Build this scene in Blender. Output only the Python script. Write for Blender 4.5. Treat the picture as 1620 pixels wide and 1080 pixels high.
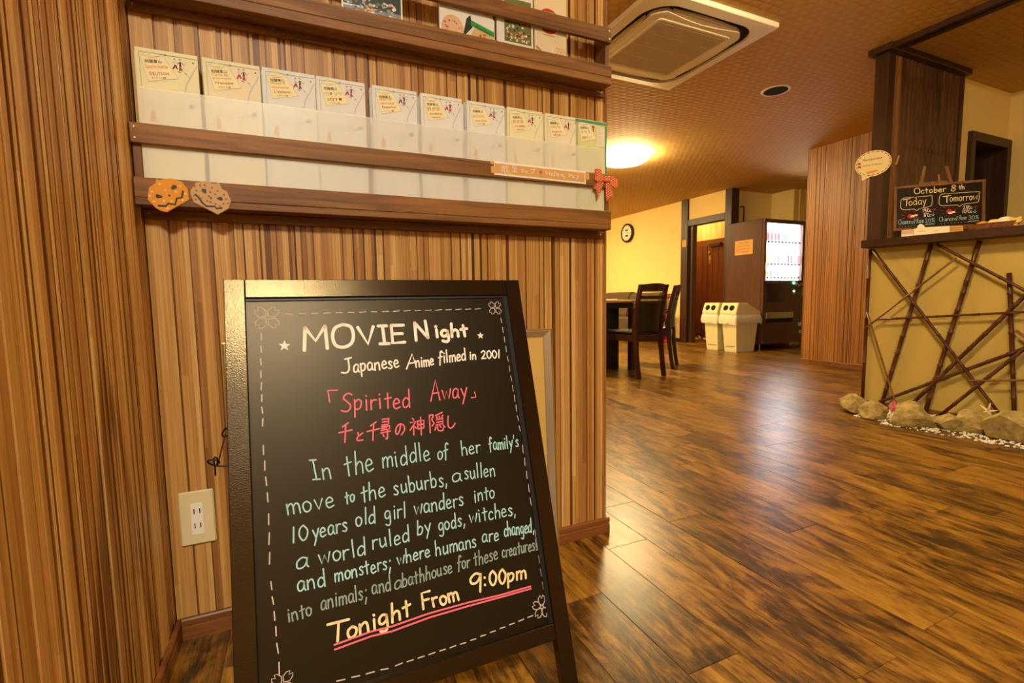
import bpy, bmesh, math, random
from mathutils import Vector, Matrix

# ------------------------------------------------------------------ clear
for o in list(bpy.data.objects):
    bpy.data.objects.remove(o, do_unlink=True)
SC = bpy.context.scene
COL = SC.collection
PI = math.pi

# ------------------------------------------------------------------ camera
YAW, PITCH, ROLL, FPX, CAMZ = 0.42206959, -0.08927652, -0.01512791, 760.0, 0.8
def cam_axes():
    cy, sy, cp, sp = math.cos(YAW), math.sin(YAW), math.cos(PITCH), math.sin(PITCH)
    f = Vector((sy*cp, cy*cp, sp)); r = Vector((cy, -sy, 0)); u = r.cross(f)
    c, s = math.cos(ROLL), math.sin(ROLL)
    return c*r + s*u, c*u - s*r, f
AX = cam_axes()
cam = bpy.data.cameras.new('camera')
cam.sensor_width = 36; cam.lens = FPX/1620*36; cam.clip_start = 0.02; cam.clip_end = 100
camo = bpy.data.objects.new('camera', cam); COL.objects.link(camo)
camo.matrix_world = Matrix(((AX[0][0], AX[1][0], -AX[2][0], 0), (AX[0][1], AX[1][1], -AX[2][1], 0),
                            (AX[0][2], AX[1][2], -AX[2][2], CAMZ), (0, 0, 0, 1)))
SC.camera = camo
EYE = Vector((0, 0, CAMZ))
def ray(px, py):
    return AX[0]*((px-810)/FPX) - AX[1]*((py-540)/FPX) + AX[2]
def on_plane(px, py, o, n):
    d = ray(px, py); t = (Vector(o)-EYE).dot(n)/d.dot(n)
    return EYE + d*t

# ------------------------------------------------------------------ world, exposure, lamps
w = bpy.data.worlds.new('world'); SC.world = w; w.use_nodes = True
w.node_tree.nodes['Background'].inputs[0].default_value = (1.0, 0.72, 0.45, 1)
w.node_tree.nodes['Background'].inputs[1].default_value = 0.02
SC.view_settings.view_transform = 'Standard'; SC.view_settings.look = 'None'
SC.view_settings.gamma = 1; SC.view_settings.use_curve_mapping = False
SC.view_settings.exposure = 0.82
CEIL = 2.42
WARM = (1.0, 0.77, 0.36)
MILD = (1.0, 0.89, 0.68)
COOL = (1.0, 0.93, 0.84)
# lamps of the room and two added ones: x, y, radius, emission strength, colour
LAMPS = [(3.53, 4.64, .28, 80, WARM), (-0.16, -1.32, .22, 120, MILD), (2.0, 1.15, .17, 88, (1.0, .74, .36)), (-0.5, -3.4, .20, 34, COOL),  # the cool one is unseen, added for a sheen on the sign
         (1.2, 5.2, .30, 50, WARM), (3.9, 8.0, .30, 92, WARM), (4.85, -0.6, .20, 14, WARM), (6.70, 6.95, .12, 34, WARM)]  # the last one is unseen, added to brighten the vestibule

# ------------------------------------------------------------------ helpers
def lin(c):
    if isinstance(c, str):
        c = [int(c[i:i+2], 16)/255 for i in (0, 2, 4)]
    return tuple(((v/12.92) if v <= .04045 else ((v+.055)/1.055)**2.4) for v in c)
class NT:
    def __init__(s, name):
        s.m = bpy.data.materials.new(name); s.m.use_nodes = True
        s.t = s.m.node_tree; s.b = s.t.nodes['Principled BSDF']
    def n(s, typ, **kw):
        nd = s.t.nodes.new(typ)
        for k, v in kw.items():
            if k.startswith('i_'):
                key = k[2:]; key = int(key) if key.isdigit() else key.replace('_', ' ')
                nd.inputs[key].default_value = v
            else: setattr(nd, k, v)
        return nd
    def l(s, a, b): s.t.links.new(a, b)
    def math(s, op, a, b=None, c=None):
        nd = s.n('ShaderNodeMath', operation=op)
        for i, v in enumerate((a, b, c)):
            if v is None: continue
            if isinstance(v, (int, float)): nd.inputs[i].default_value = v
            else: s.l(v, nd.inputs[i])
        return nd.outputs[0]
    def ramp(s, fac, stops, interp='LINEAR'):
        r = s.n('ShaderNodeValToRGB'); r.color_ramp.interpolation = interp
        e = r.color_ramp.elements
        while len(e) < len(stops): e.new(.5)
        for q, (p, c) in zip(e, stops):
            q.position = p; q.color = (*lin(c), 1) if not isinstance(c, float) else (c, c, c, 1)
        s.l(fac, r.inputs[0]); return r.outputs[0]
    def bump(s, h, strength, dist=.001):
        b = s.n('ShaderNodeBump'); b.inputs['Strength'].default_value = strength; b.inputs['Distance'].default_value = dist
        s.l(h, b.inputs['Height']); s.l(b.outputs[0], s.b.inputs['Normal'])
    def coords(s, scale=(1, 1, 1), rnd=True):
        tc = s.n('ShaderNodeTexCoord'); mp = s.n('ShaderNodeMapping'); mp.inputs['Scale'].default_value = scale
        s.l(tc.outputs['Object'], mp.inputs['Vector'])
        if rnd:
            oi = s.n('ShaderNodeObjectInfo'); k = s.math('MULTIPLY', oi.outputs['Random'], 37.0)
            cb = s.n('ShaderNodeCombineXYZ'); [s.l(k, cb.inputs[i]) for i in range(3)]
            s.l(cb.outputs[0], mp.inputs['Location'])
        return mp.outputs[0]
def plain(name, col, rough=.6, metal=0, spec=.5, var=0.0, bump=0.0, bscale=200, emit=0, ecol=None, coat=0):
    t = NT(name); c = lin(col); t.b.inputs['Base Color'].default_value = (*c, 1)
    t.b.inputs['Roughness'].default_value = rough; t.b.inputs['Metallic'].default_value = metal
    t.b.inputs['Specular IOR Level'].default_value = spec
    if coat: t.b.inputs['Coat Weight'].default_value = coat; t.b.inputs['Coat Roughness'].default_value = .2
    if var:
        no = t.n('ShaderNodeTexNoise', i_Scale=6.0, i_Detail=4.0); t.l(t.coords(), no.inputs['Vector'])
        mx = t.n('ShaderNodeMix', data_type='RGBA')
        t.l(no.outputs[0], mx.inputs[0]); mx.inputs[6].default_value = (*[v*(1-var) for v in c], 1)
        mx.inputs[7].default_value = (*[min(1, v*(1+var)) for v in c], 1); t.l(mx.outputs[2], t.b.inputs['Base Color'])
    if bump:
        no = t.n('ShaderNodeTexNoise', i_Scale=float(bscale), i_Detail=3.0); t.l(t.coords(rnd=False), no.inputs['Vector'])
        t.bump(no.outputs[0], bump)
    if emit:
        t.b.inputs['Emission Color'].default_value = (*(ecol or c), 1); t.b.inputs['Emission Strength'].default_value = emit
    return t.m
def wood(name, dark, light, axis=0, rough=.5, spec=.4, scale=1.0, bump=.25):
    t = NT(name); sc = [38*scale]*3; sc[axis] = 2.2*scale
    v = t.coords(tuple(sc))
    no = t.n('ShaderNodeTexNoise', i_Scale=1.0, i_Detail=6.0, i_Roughness=.62, i_Distortion=1.2); t.l(v, no.inputs['Vector'])
    sc2 = [5*scale]*3; sc2[axis] = 1.2*scale
    n2 = t.n('ShaderNodeTexNoise', i_Scale=1.0, i_Detail=2.0); t.l(t.coords(tuple(sc2)), n2.inputs['Vector'])
    s_ = t.math('ADD', t.math('MULTIPLY', no.outputs[0], .7), t.math('MULTIPLY', n2.outputs[0], .3))
    t.l(t.ramp(s_, [(.36, dark), (.64, light)]), t.b.inputs['Base Color'])
    t.b.inputs['Roughness'].default_value = rough; t.b.inputs['Specular IOR Level'].default_value = spec
    t.bump(no.outputs[0], bump, .0006)
    return t.m

OFF = {}
def link(o, parent=None):
    COL.objects.link(o)
    if parent is not None:
        o.parent = parent
        o.location = -OFF.get(parent.name, Vector((0, 0, 0)))
    OFF[o.name] = Vector((0, 0, 0))
    return o
def tag(o, label=None, cat=None, group=None, kind=None):
    if label: o['label'] = label
    if cat: o['category'] = cat
    if group: o['group'] = group
    if kind: o['kind'] = kind
    return o
def empty(name, loc, label, cat, group=None):
    o = bpy.data.objects.new(name, None); o.empty_display_size = .05
    COL.objects.link(o); o.location = loc; OFF[o.name] = Vector(loc)
    return tag(o, label, cat, group)
class MB:
    def __init__(s): s.bm = bmesh.new()
    def box(s, x0, y0, z0, x1, y1, z1, bev=0.0, M=None):
        r = bmesh.ops.create_cube(s.bm, size=1.0); vs = r['verts']
        for v in vs:
            v.co = Vector((x0+(v.co.x+.5)*(x1-x0), y0+(v.co.y+.5)*(y1-y0), z0+(v.co.z+.5)*(z1-z0)))
        if bev:
            es = list({e for v in vs for e in v.link_edges})
            rb = bmesh.ops.bevel(s.bm, geom=es, offset=bev, segments=1, affect='EDGES', profile=.5)
            vs = list({v for f in rb['faces'] for v in f.verts} | {v for v in vs if v.is_valid})
        if M is not None: bmesh.ops.transform(s.bm, matrix=M, verts=vs)
        return s
    def prism(s, pts, axis, a, b, M=None):
        """extrude a 2-D outline along an axis: 0 -> pts are (y,z), 1 -> (x,z), 2 -> (x,y)"""
        def mk(p, t): return {0: (t, p[0], p[1]), 1: (p[0], t, p[1]), 2: (p[0], p[1], t)}[axis]
        A = [s.bm.verts.new(mk(p, a)) for p in pts]; B = [s.bm.verts.new(mk(p, b)) for p in pts]
        n = len(pts)
        s.bm.faces.new(A[::-1]); s.bm.faces.new(B)
        for i in range(n): s.bm.faces.new((A[i], A[(i+1) % n], B[(i+1) % n], B[i]))
        if M is not None: bmesh.ops.transform(s.bm, matrix=M, verts=A+B)
        return s
    def tube(s, path, r, seg=8, cap=True, M=None):
        path = [Vector(p) for p in path]; rings = []; al = []
        rr = r if isinstance(r, (list, tuple)) else [r]*len(path)
        up = None
        for i, p in enumerate(path):
            d = (path[min(i+1, len(path)-1)] - path[max(i-1, 0)]).normalized()
            if up is None: up = Vector((0, 0, 1)) if abs(d.z) < .9 else Vector((1, 0, 0))
            x = d.cross(up).normalized(); y = x.cross(d).normalized(); up = y
            rings.append([s.bm.verts.new(p + (x*math.cos(a)+y*math.sin(a))*rr[i]) for a in [2*PI*k/seg for k in range(seg)]])
            al += rings[-1]
        for a, b in zip(rings, rings[1:]):
            for k in range(seg): s.bm.faces.new((a[k], a[(k+1) % seg], b[(k+1) % seg], b[k]))
        if cap: s.bm.faces.new(rings[0][::-1]); s.bm.faces.new(rings[-1])
        if M is not None: bmesh.ops.transform(s.bm, matrix=M, verts=al)
        return s
    def lathe(s, prof, c=(0, 0, 0), seg=24, axis=2, M=None):
        """profile of (r, h) revolved about an axis through c"""
        c = Vector(c); rings = []; al = []
        for r, h in prof:
            ring = []
            for k in range(seg):
                a = 2*PI*k/seg; p = {2: (r*math.cos(a), r*math.sin(a), h), 0: (h, r*math.cos(a), r*math.sin(a)), 1: (r*math.cos(a), h, r*math.sin(a))}[axis]
                ring.append(s.bm.verts.new(c+Vector(p)))
            rings.append(ring); al += ring
        for a, b in zip(rings, rings[1:]):
            for k in range(seg): s.bm.faces.new((a[k], a[(k+1) % seg], b[(k+1) % seg], b[k]))
        for rg in (rings[0][::-1], rings[-1]):
            try: s.bm.faces.new(rg)
            except Exception: pass
        if M is not None: bmesh.ops.transform(s.bm, matrix=M, verts=al)
        return s
    def build(s, name, mat, parent=None, smooth=False, **kw):
        bmesh.ops.remove_doubles(s.bm, verts=s.bm.verts, dist=1e-6)
        bmesh.ops.recalc_face_normals(s.bm, faces=s.bm.faces)
        me = bpy.data.meshes.new(name); s.bm.to_mesh(me); s.bm.free()
        if smooth: me.shade_smooth()
        for m in (mat if isinstance(mat, (list, tuple)) else [mat]): me.materials.append(m)
        o = bpy.data.objects.new(name, me); link(o, parent); tag(o, **kw)
        return o
def box(name, mat, a, b, parent=None, bev=0.0, **kw):
    return MB().box(*a, *b, bev=bev).build(name, mat, parent, **kw)
def copy_mesh(name, me, parent=None, loc=None, scale=None, rot=None):
    o = bpy.data.objects.new(name, me); link(o, parent)
    if loc is not None: o.location = Vector(loc) - (OFF.get(parent.name, Vector()) if parent else Vector())
    if scale is not None: o.scale = scale
    if rot is not None: o.rotation_euler = rot
    return o
def dup(o, parent=None):
    c = o.copy(); COL.objects.link(c); c.parent = parent
    OFF[c.name] = OFF.get(o.name, Vector()).copy()
    for ch in o.children: dup(ch, c)
    return c
def smoothed(pts, k=4):
    if len(pts) < 3: return [Vector(p) for p in pts]
    P = [Vector(p) for p in pts]; out = []
    for i in range(len(P)-1):
        p0 = P[max(i-1, 0)]; p1 = P[i]; p2 = P[i+1]; p3 = P[min(i+2, len(P)-1)]
        for j in range(k):
            t = j/k
            out.append(.5*((2*p1)+(p2-p0)*t+(2*p0-5*p1+4*p2-p3)*t*t+(3*p1-p0-3*p2+p3)*t**3))
    out.append(P[-1]); return out
# ------------------------------------------------------------------ materials
def slat_material(name, tones, rough=.45):
    t = NT(name)
    tc = t.n('ShaderNodeTexCoord'); geo = t.n('ShaderNodeNewGeometry'); oi = t.n('ShaderNodeObjectInfo')
    sep = t.n('ShaderNodeSeparateXYZ'); t.l(geo.outputs['Position'], sep.inputs[0])
    rn = oi.outputs['Random']
    z = t.math('MULTIPLY_ADD', sep.outputs[2], 1.15, t.math('MULTIPLY', rn, 17.0))
    cell = t.math('FLOOR', z)
    cb = t.n('ShaderNodeCombineXYZ'); t.l(cell, cb.inputs[0]); t.l(t.math('MULTIPLY', rn, 913.0), cb.inputs[1])
    wn = t.n('ShaderNodeTexWhiteNoise', noise_dimensions='2D'); t.l(cb.outputs[0], wn.inputs['Vector'])
    # most of a strip's tone is its own, some of it comes from the length it was cut from
    tone = t.math('ADD', t.math('MULTIPLY', t.math('FRACT', t.math('MULTIPLY', rn, 71.3)), .72), t.math('MULTIPLY', wn.outputs[0], .28))
    col = t.ramp(tone, tones)
    g = t.n('ShaderNodeTexNoise', i_Scale=1.0, i_Detail=4.0, i_Roughness=.6)
    mp = t.n('ShaderNodeMapping'); mp.inputs['Scale'].default_value = (330, 330, 3.5); t.l(geo.outputs['Position'], mp.inputs['Vector']); t.l(mp.outputs[0], g.inputs['Vector'])
    mx = t.n('ShaderNodeMix', data_type='RGBA', blend_type='MULTIPLY'); mx.inputs[0].default_value = .6
    t.l(col, mx.inputs[6]); t.l(t.ramp(g.outputs[0], [(.3, 'a08c78'), (.62, 'ffffff')]), mx.inputs[7])
    t.l(mx.outputs[2], t.b.inputs['Base Color']); t.b.inputs['Roughness'].default_value = rough; t.b.inputs['Specular IOR Level'].default_value = .35
    t.bump(g.outputs[0], .15, .0004)
    return t.m
def plank_material():
    t = NT('plank_wood')
    v = t.coords((24, 3.6, 24)); v2 = t.coords((6.5, 2.6, 5)); v3 = t.coords((190, 7, 190))
    n1 = t.n('ShaderNodeTexNoise', i_Scale=1.0, i_Detail=7.0, i_Roughness=.68, i_Distortion=1.6); t.l(v, n1.inputs['Vector'])
    n2 = t.n('ShaderNodeTexNoise', i_Scale=1.0, i_Detail=9.0, i_Roughness=.72, i_Distortion=2.0); t.l(v2, n2.inputs['Vector'])
    n3 = t.n('ShaderNodeTexNoise', i_Scale=1.0, i_Detail=5.0, i_Roughness=.7, i_Distortion=.6); t.l(v3, n3.inputs['Vector'])
    oi = t.n('ShaderNodeObjectInfo')
    s_ = t.math('ADD', t.math('MULTIPLY', n1.outputs[0], .34), t.math('MULTIPLY', n2.outputs[0], .46))
    s_ = t.math('ADD', s_, t.math('MULTIPLY', n3.outputs[0], .20))
    s_ = t.math('ADD', s_, t.math('MULTIPLY', t.math('SUBTRACT', oi.outputs['Random'], .5), .05))
    t.l(t.ramp(s_, [(.38, '22160a'), (.44, '38240c'), (.475, '5c3c10'), (.53, '80581a'), (.64, 'a47c2a')]), t.b.inputs['Base Color'])
    t.b.inputs['Roughness'].default_value = .3; t.b.inputs['Specular IOR Level'].default_value = .4
    t.l(t.math('MULTIPLY_ADD', n1.outputs[0], .14, .25), t.b.inputs['Roughness'])
    t.bump(n1.outputs[0], .12, .0006)
    return t.m
def ceiling_material():
    t = NT('woven_ceiling_paper')
    geo = t.n('ShaderNodeNewGeometry')
    sp = t.n('ShaderNodeSeparateXYZ'); t.l(geo.outputs['Position'], sp.inputs[0])
    X = t.math('MULTIPLY', sp.outputs[0], 1/.075); Y = t.math('MULTIPLY', sp.outputs[1], 1/.05)
    row = t.math('FLOOR', Y)
    Xo = t.math('ADD', X, t.math('MULTIPLY', t.math('MODULO', t.math('ABSOLUTE', row), 2.0), .5))
    sx = t.math('SINE', t.math('MULTIPLY', t.math('FRACT', Xo), PI)); sy = t.math('SINE', t.math('MULTIPLY', t.math('FRACT', Y), PI))
    h = t.math('POWER', t.math('MULTIPLY', sx, sy), .6)
    no = t.n('ShaderNodeTexNoise', i_Scale=60.0, i_Detail=3.0); t.l(geo.outputs['Position'], no.inputs['Vector'])
    n2 = t.n('ShaderNodeTexNoise', i_Scale=9.0, i_Detail=3.0); t.l(geo.outputs['Position'], n2.inputs['Vector'])
    hh = t.math('ADD', h, t.math('MULTIPLY', no.outputs[0], .5))
    c = t.math('ADD', t.math('MULTIPLY', hh, .45), t.math('MULTIPLY', n2.outputs[0], .3))
    t.l(t.ramp(c, [(.2, 'be9450'), (.85, 'd0aa62')]), t.b.inputs['Base Color'])
    t.b.inputs['Roughness'].default_value = .75; t.bump(hh, .4, .004)
    return t.m
def frosted(name, col, fac):
    t = NT(name); tr = t.n('ShaderNodeBsdfTransparent'); mx = t.n('ShaderNodeMixShader'); mx.inputs[0].default_value = fac
    out = t.t.nodes['Material Output']; t.b.inputs['Base Color'].default_value = (*lin(col), 1); t.b.inputs['Roughness'].default_value = .35
    t.l(tr.outputs[0], mx.inputs[1]); t.l(t.b.outputs[0], mx.inputs[2]); t.l(mx.outputs[0], out.inputs[0])
    return t.m
M = {}
TONES = [(0.0, '7e5226'), (.16, 'a8743a'), (.45, 'c08e4a'), (.7, 'd2a25c'), (.9, 'e2b874'), (1, 'b68244')]
M['clad_c'] = slat_material('dimmed_brown_cladding', [(0.0, '6a4220'), (.3, '94602e'), (.6, 'a8703a'), (1, 'b8824a')])  # browner cladding, its tones also darkened for the dimmer light there
M['clad'] = slat_material('striped_cladding', TONES)
M['clad_d'] = slat_material('dark_cladding_strip', [(0, '46280e'), (.5, '683e18'), (1, '845424')])
M['clad_back'] = plain('cladding_groove', '3a2210', .7)
M['plank'] = plank_material()
M['underfloor'] = plain('joint_filler', '8a6430', .6)
M['ceil'] = ceiling_material()
M['cream'] = plain('cream_wallpaper', 'f0d48a', .85, bump=.3, bscale=260, var=.04)
M['skirt'] = wood('skirting_wood', '643a18', '8a5428', 0, .4)
M['rack'] = wood('brown_rack_wood', '563412', '98662e', 0, .55, bump=.3)
M['rackz'] = wood('brown_rack_wood_upright', '5c381a', '8c5c30', 2, .5)
M['darkwood'] = wood('dark_stained_wood', '2c180e', '432616', 2, .4)
M['darkwoodx'] = wood('dark_stained_wood_level', '2c180e', '432616', 0, .4)
M['bframe'] = plain('sign_frame_paint', '1d120a', .20, spec=.5, var=.15, bump=.26, bscale=420)
M['bframe'].node_tree.nodes['Principled BSDF'].inputs['Specular Tint'].default_value = (1, .78, .45, 1)  # golden tint puts a warmer lamp's colour into the frame's sheen
M['bframex'] = M['bframe']
M['slate'] = plain('blackboard_surface', '120f0a', .36, spec=.4, bump=.09, bscale=900)
M['slate'].node_tree.nodes['Principled BSDF'].inputs['Specular Tint'].default_value = (1, .84, .58, 1)  # warm lamp colour put into the board's reflections too
M['black'] = plain('black_paint', '0a0807', .5)
M['chalk_w'] = plain('white_chalk_marker', 'f4e8dc', .9)
M['chalk_p'] = plain('pink_chalk_marker', 'f07084', .9)
M['chalk_b'] = plain('pale_blue_chalk_marker', 'a4d2d6', .9)
M['chalk_g'] = plain('grey_blue_chalk_marker', '8ea49e', .9)
M['chalk_y'] = plain('cream_chalk_marker', 'f0dca8', .9)
M['chalk_r'] = plain('red_chalk_marker', 'b8303a', .9)
M['chalk_f'] = plain('faint_white_chalk', 'c8b8b0', .9)
M['plate'] = plain('ivory_plastic', 'e2d2a4', .4)
M['white_pl'] = plain('white_plastic', 'f4eee2', .45)
M['dark_slot'] = plain('dark_opening', '0e0a07', .9)
M['grille'] = plain('grey_grille', 'ccc2b0', .6)
M['screw'] = plain('steel_screw', 'c8b490', .35, metal=1)
M['iron'] = plain('black_iron', '2a2420', .35, metal=.9)
M['silver'] = plain('silver_leaf_moulding', 'c9b99a', .35, metal=.6)
M['gold'] = plain('gold_edge', 'c29a52', .35, metal=.7)
M['mat_gold'] = plain('gold_mount_board', 'd8b060', .6)
M['frost'] = frosted('frosted_plastic_sheet', 'fbf8ee', .30)
M['tag'] = plain('cream_tag_print', 'f4eabc', .8)
for k, c in dict(yel='ece6bc', ivory='ece2c2', blue='e2e6e4', grey='e4e4e2', green='d8dc98').items():
    M['pap_'+k] = plain('pamphlet_paper_'+k, c, .75)
M['ink'] = plain('dark_ink', '2e3844', .8); M['ink_o'] = plain('orange_ink', 'dc9238', .8); M['ink_r'] = plain('red_brown_ink', 'a8483a', .8)
M['ink_g'] = plain('green_ink', '4a9a78', .8); M['ink_p'] = plain('purple_ink', '7a4a68', .8); M['ink_f'] = plain('faint_grey_ink', 'b8b09c', .8)
M['ink_l'] = plain('lilac_ink', 'ccc8d4', .8); M['ink_red'] = plain('red_ink', 'c83a2c', .8); M['skin_ink'] = plain('face_print', 'ecc8a0', .8)
M['hair_ink'] = plain('brown_print', '7a4a30', .8)
M['khaki'] = plain('khaki_plaster', 'bca458', .9, bump=.35, bscale=120, var=.04)
M['bamboo'] = wood('dark_smoked_bamboo', '3a1c10', '5c3018', 2, .35)
M['bamboo_l'] = wood('light_brown_bamboo', '6a4420', '8a6030', 2, .35)
M['stone'] = NT('rough_grey_stone')
_t = M['stone']; _n = _t.n('ShaderNodeTexNoise', i_Scale=26.0, i_Detail=8.0, i_Roughness=.7); _t.l(_t.coords(), _n.inputs['Vector'])
_t.l(_t.ramp(_n.outputs[0], [(.3, '7a683c'), (.55, 'aa9458'), (.75, 'c8b070')]), _t.b.inputs['Base Color']); _t.b.inputs['Roughness'].default_value = .9
_t.bump(_n.outputs[0], .8, .01); M['stone'] = _t.m
M['gravel'] = plain('white_gravel', 'e4dcc8', .8, var=.1)
M['screen_slat'] = wood('screen_slat_wood', '2e1a0c', '664020', 2, .4)
M['leather'] = plain('black_leather', '14100e', .4, bump=.2, bscale=300)
M['brown_leather'] = plain('brown_leather', '4c3a2a', .4, bump=.2, bscale=200)
M['tabletop'] = wood('oak_tabletop', 'b08048', 'd0a060', 0, .3)
M['chairwood'] = wood('reddish_dark_chair_wood', '2a120a', '44200f', 2, .35)
M['bin'] = plain('cream_bin_plastic', 'd8cc9c', .5)
M['bag'] = frosted('clear_bin_bag', 'f0e8d0', .7)
M['vend'] = wood('dark_brown_machine_skin', '4a2818', '5c3622', 2, .4, bump=.1)
M['vendglass'] = plain('machine_dark_window', '3c2a26', .15)
M['steel'] = plain('brushed_steel', 'a89c84', .35, metal=.8)
M['screen'] = plain('lit_display_panel', 'ffffff', .5, emit=9.0, ecol=(.90, .94, 1.0))
M['green_led'] = plain('green_lamp', '40ff90', .5, emit=5.0, ecol=(.1, 1, .35))
M['red'] = plain('red_enamel', 'c02818', .3)
M['paper'] = plain('white_paper', 'f2e8d0', .8)
M['paper_t'] = plain('tan_card', 'd8a45c', .8)
M['org'] = plain('orange_origami_paper', 'e0952c', .75); M['kraft'] = plain('kraft_origami_paper', 'c8a070', .75)
M['dot'] = plain('pale_dot_print', 'ecc080', .8); M['starp'] = plain('brown_star_print', '6a5430', .8)
M['bowred'] = plain('red_orange_ribbon', 'd8603a', .6); M['bowdot'] = plain('cream_dot_print', 'f2dc9c', .7)
M['door'] = wood('red_brown_door', '5a2a12', '7a4020', 2, .4)
M['curtain'] = wood('striped_paper', 'c8a050', 'f0d890', 2, .8, scale=.6)
M['lampw'] = plain('lamp_rim', 'f0e6cc', .5)
M['cloud'] = plain('white_cloud_chalk', 'f4e0b8', .9)
M['wicker'] = wood('brown_wicker', '4a2814', '8a5428', 0, .7)
# ------------------------------------------------------------------ the setting
XL, XR1, YA = -0.293, 0.932, 1.316          # wall with the racks: left corner, free end, face
CX = 5.39                                    # face of the cladding beside the counter
S = dict(kind='structure')
# --- floor of planks
floor = box('floor', M['underfloor'], (-3.0, -4.8, -.05), (9.0, 10.4, -.004), **S)
PW, PL = .151, .91
known = {0: .72, 1: 1.215, 3: 1.275, 4: .585, 5: 1.04, 6: .797, 8: 1.165, 10: .81}
rnd = random.Random(5)
pm = MB().box(0, 0, -.012, PW-.0012, PL-.0012, 0, bev=.0007).build('plank', M['plank'], floor)
pme = pm.data
rest = MB(); cand = []
for k in range(-24, 55):
    x = .722 + PW*k
    y0 = known[k] if k in known else rnd.uniform(0, PL)
    y = y0 - PL*math.ceil((y0+4.7)/PL)
    while y < 10.3:
        cx, cy = x+PW/2, y+PL/2
        d = Vector((cx, cy, -.8)); f = d.dot(AX[2]); ok = False
        if f > .2:
            px = 810+FPX*d.dot(AX[0])/f; py = 540-FPX*d.dot(AX[1])/f
            behind = (cy > 1.8 and cx/cy < .68) or (cx > 4.0 and cy < 1.8) or (cx > 5.7 and cy < 3.7)
            ok = -260 < px < 1800 and py < 1600 and not behind and cx > XL-.1 and cy < 6.6
        cand.append((f if ok else 99, x, y)); y += PL
cand.sort(); n = 0
for f, x, y in cand:
    if f < 90 and n < 295:
        o = pm if n == 0 else copy_mesh('plank', pme, floor)
        o.location = (x, y, rnd.uniform(-.0003, .0003)); n += 1
    else:
        rest.box(x, y, -.012, x+PW-.0012, y+PL-.0012, 0)
rest.build('plank_field', M['plank'], floor, kind='stuff')

# --- striped cladding made of single strips
def strips(parent, make, a, b, seed, wmin=.0055, wmax=.0165, limit=300, dark=.36, mat='clad'):
    """make(u0,u1,depth) -> (lo, hi) corners of one strip"""
    r = random.Random(seed); u = a; me = None; out = []
    while u < b - .002 and len(out) < limit:
        w_ = min(wmin+(wmax-wmin)*r.random()**1.5, b-u); d = r.choice((.0012, .002, .003, .004, .0045))
        dk = r.random() < dark
        if dk: w_ = min(r.uniform(.0018, .0050), b-u); d = .0006
        lo, hi = make(u, u+w_, d)
        if me is None:
            o = MB().box(-.5, -.5, -.5, .5, .5, .5).build('slat', M[mat], parent); me = o.data; md = me.copy(); md.materials.clear(); md.materials.append(M['clad_d']); o.data = md if dk else me
        else: o = copy_mesh('slat', md if dk else me, parent)
        o.location = (Vector(lo)+Vector(hi))/2 - OFF.get(parent.name, Vector()); o.scale = Vector(hi)-Vector(lo)
        out.append(o); u += w_
    return u
wf = box('wall_front', M['clad_back'], (XL, YA+.004, 0), (XR1-.004, YA+.14, CEIL), **S)
strips(wf, lambda u, v, d: ((u, YA+.004-d, .05), (v, YA+.006, CEIL)), XL, XR1, 11)
strips(wf, lambda u, v, d: ((XR1-.006, u, .05), (XR1-.004+d, v, CEIL)), YA, YA+.14, 12)
wl = box('wall_left', M['clad_back'], (XL-.15, .44, 0), (XL-.004, YA+.14, CEIL), **S)
strips(wl, lambda u, v, d: ((XL-.006, YA-v, .05), (XL-.004+d, YA-u, CEIL)), 0, YA-.442, 13, .004, .017, dark=.42)
strips(wl, lambda u, v, d: ((u, .440-d, .05), (v, .446, CEIL)), XL-.15, XL-.004, 14)
# skirting boards with a groove
def skirt(name, a, b, nrm, h=.052, t=.010, mat='skirt'):
    """profile run from a to b (2-D points), nrm = outward direction"""
    a, b, nrm = Vector((*a, 0)), Vector((*b, 0)), Vector((*nrm, 0))
    m = MB()
    prof = [(0, 0), (t, 0), (t, .030), (t-.003, .032), (t-.003, .035), (t, .037), (t, h-.004), (t-.003, h), (0, h)]
    A = [m.bm.verts.new(a+nrm*p+Vector((0, 0, q))) for p, q in prof]; B = [m.bm.verts.new(b+nrm*p+Vector((0, 0, q))) for p, q in prof]
    m.bm.faces.new(A); m.bm.faces.new(B[::-1])
    for i in range(len(A)): m.bm.faces.new((A[i], B[i], B[(i+1) % len(A)], A[(i+1) % len(A)]))
    return m.build(name, M[mat], **S)
skirt('baseboard_front', (XL+.01, YA), (XR1+.01, YA), (0, -1))
skirt('baseboard_end', (XR1, YA), (XR1, YA+.15), (1, 0))
skirt('baseboard_left', (XL, YA), (XL, .44), (1, 0))
# --- ceiling
ceil = box('ceiling', M['ceil'], (-3.0, -4.8, CEIL), (9.0, 10.4, CEIL+.1), **S)
# --- outer walls
box('wall_rear', M['cream'], (-3.0, -4.7, 0), (5.57, -4.6, CEIL), **S)
box('wall_entry', M['cream'], (-2.6, -4.6, 0), (-2.5, YA+.14, CEIL), **S)
box('wall_entry_back', M['cream'], (-2.6, YA+.14, 0), (XL-.15, YA+.24, CEIL), **S)
box('wall_dining', M['cream'], (-1.6, YA+.14, 0), (-1.5, 10, CEIL), **S)
box('wall_back', M['cream'], (-1.5, 9.9, 0), (6.15, 10, CEIL), **S)
DX = 6.15
wr = box('wall_right', M['cream'], (DX, 6.44, 0), (DX+.12, 9.9, CEIL), **S)
skirt('baseboard_right', (DX, 6.47), (DX, 9.9), (-1, 0), h=.06, mat='darkwood')
box('wall_lintel', M['cream'], (DX, 5.54, 2.06), (DX+.12, 6.31, CEIL), **S)
box('trim_1', M['darkwood'], (DX-.03, 6.31, 0), (DX+.12, 6.46, CEIL), bev=.004, **S)
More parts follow.
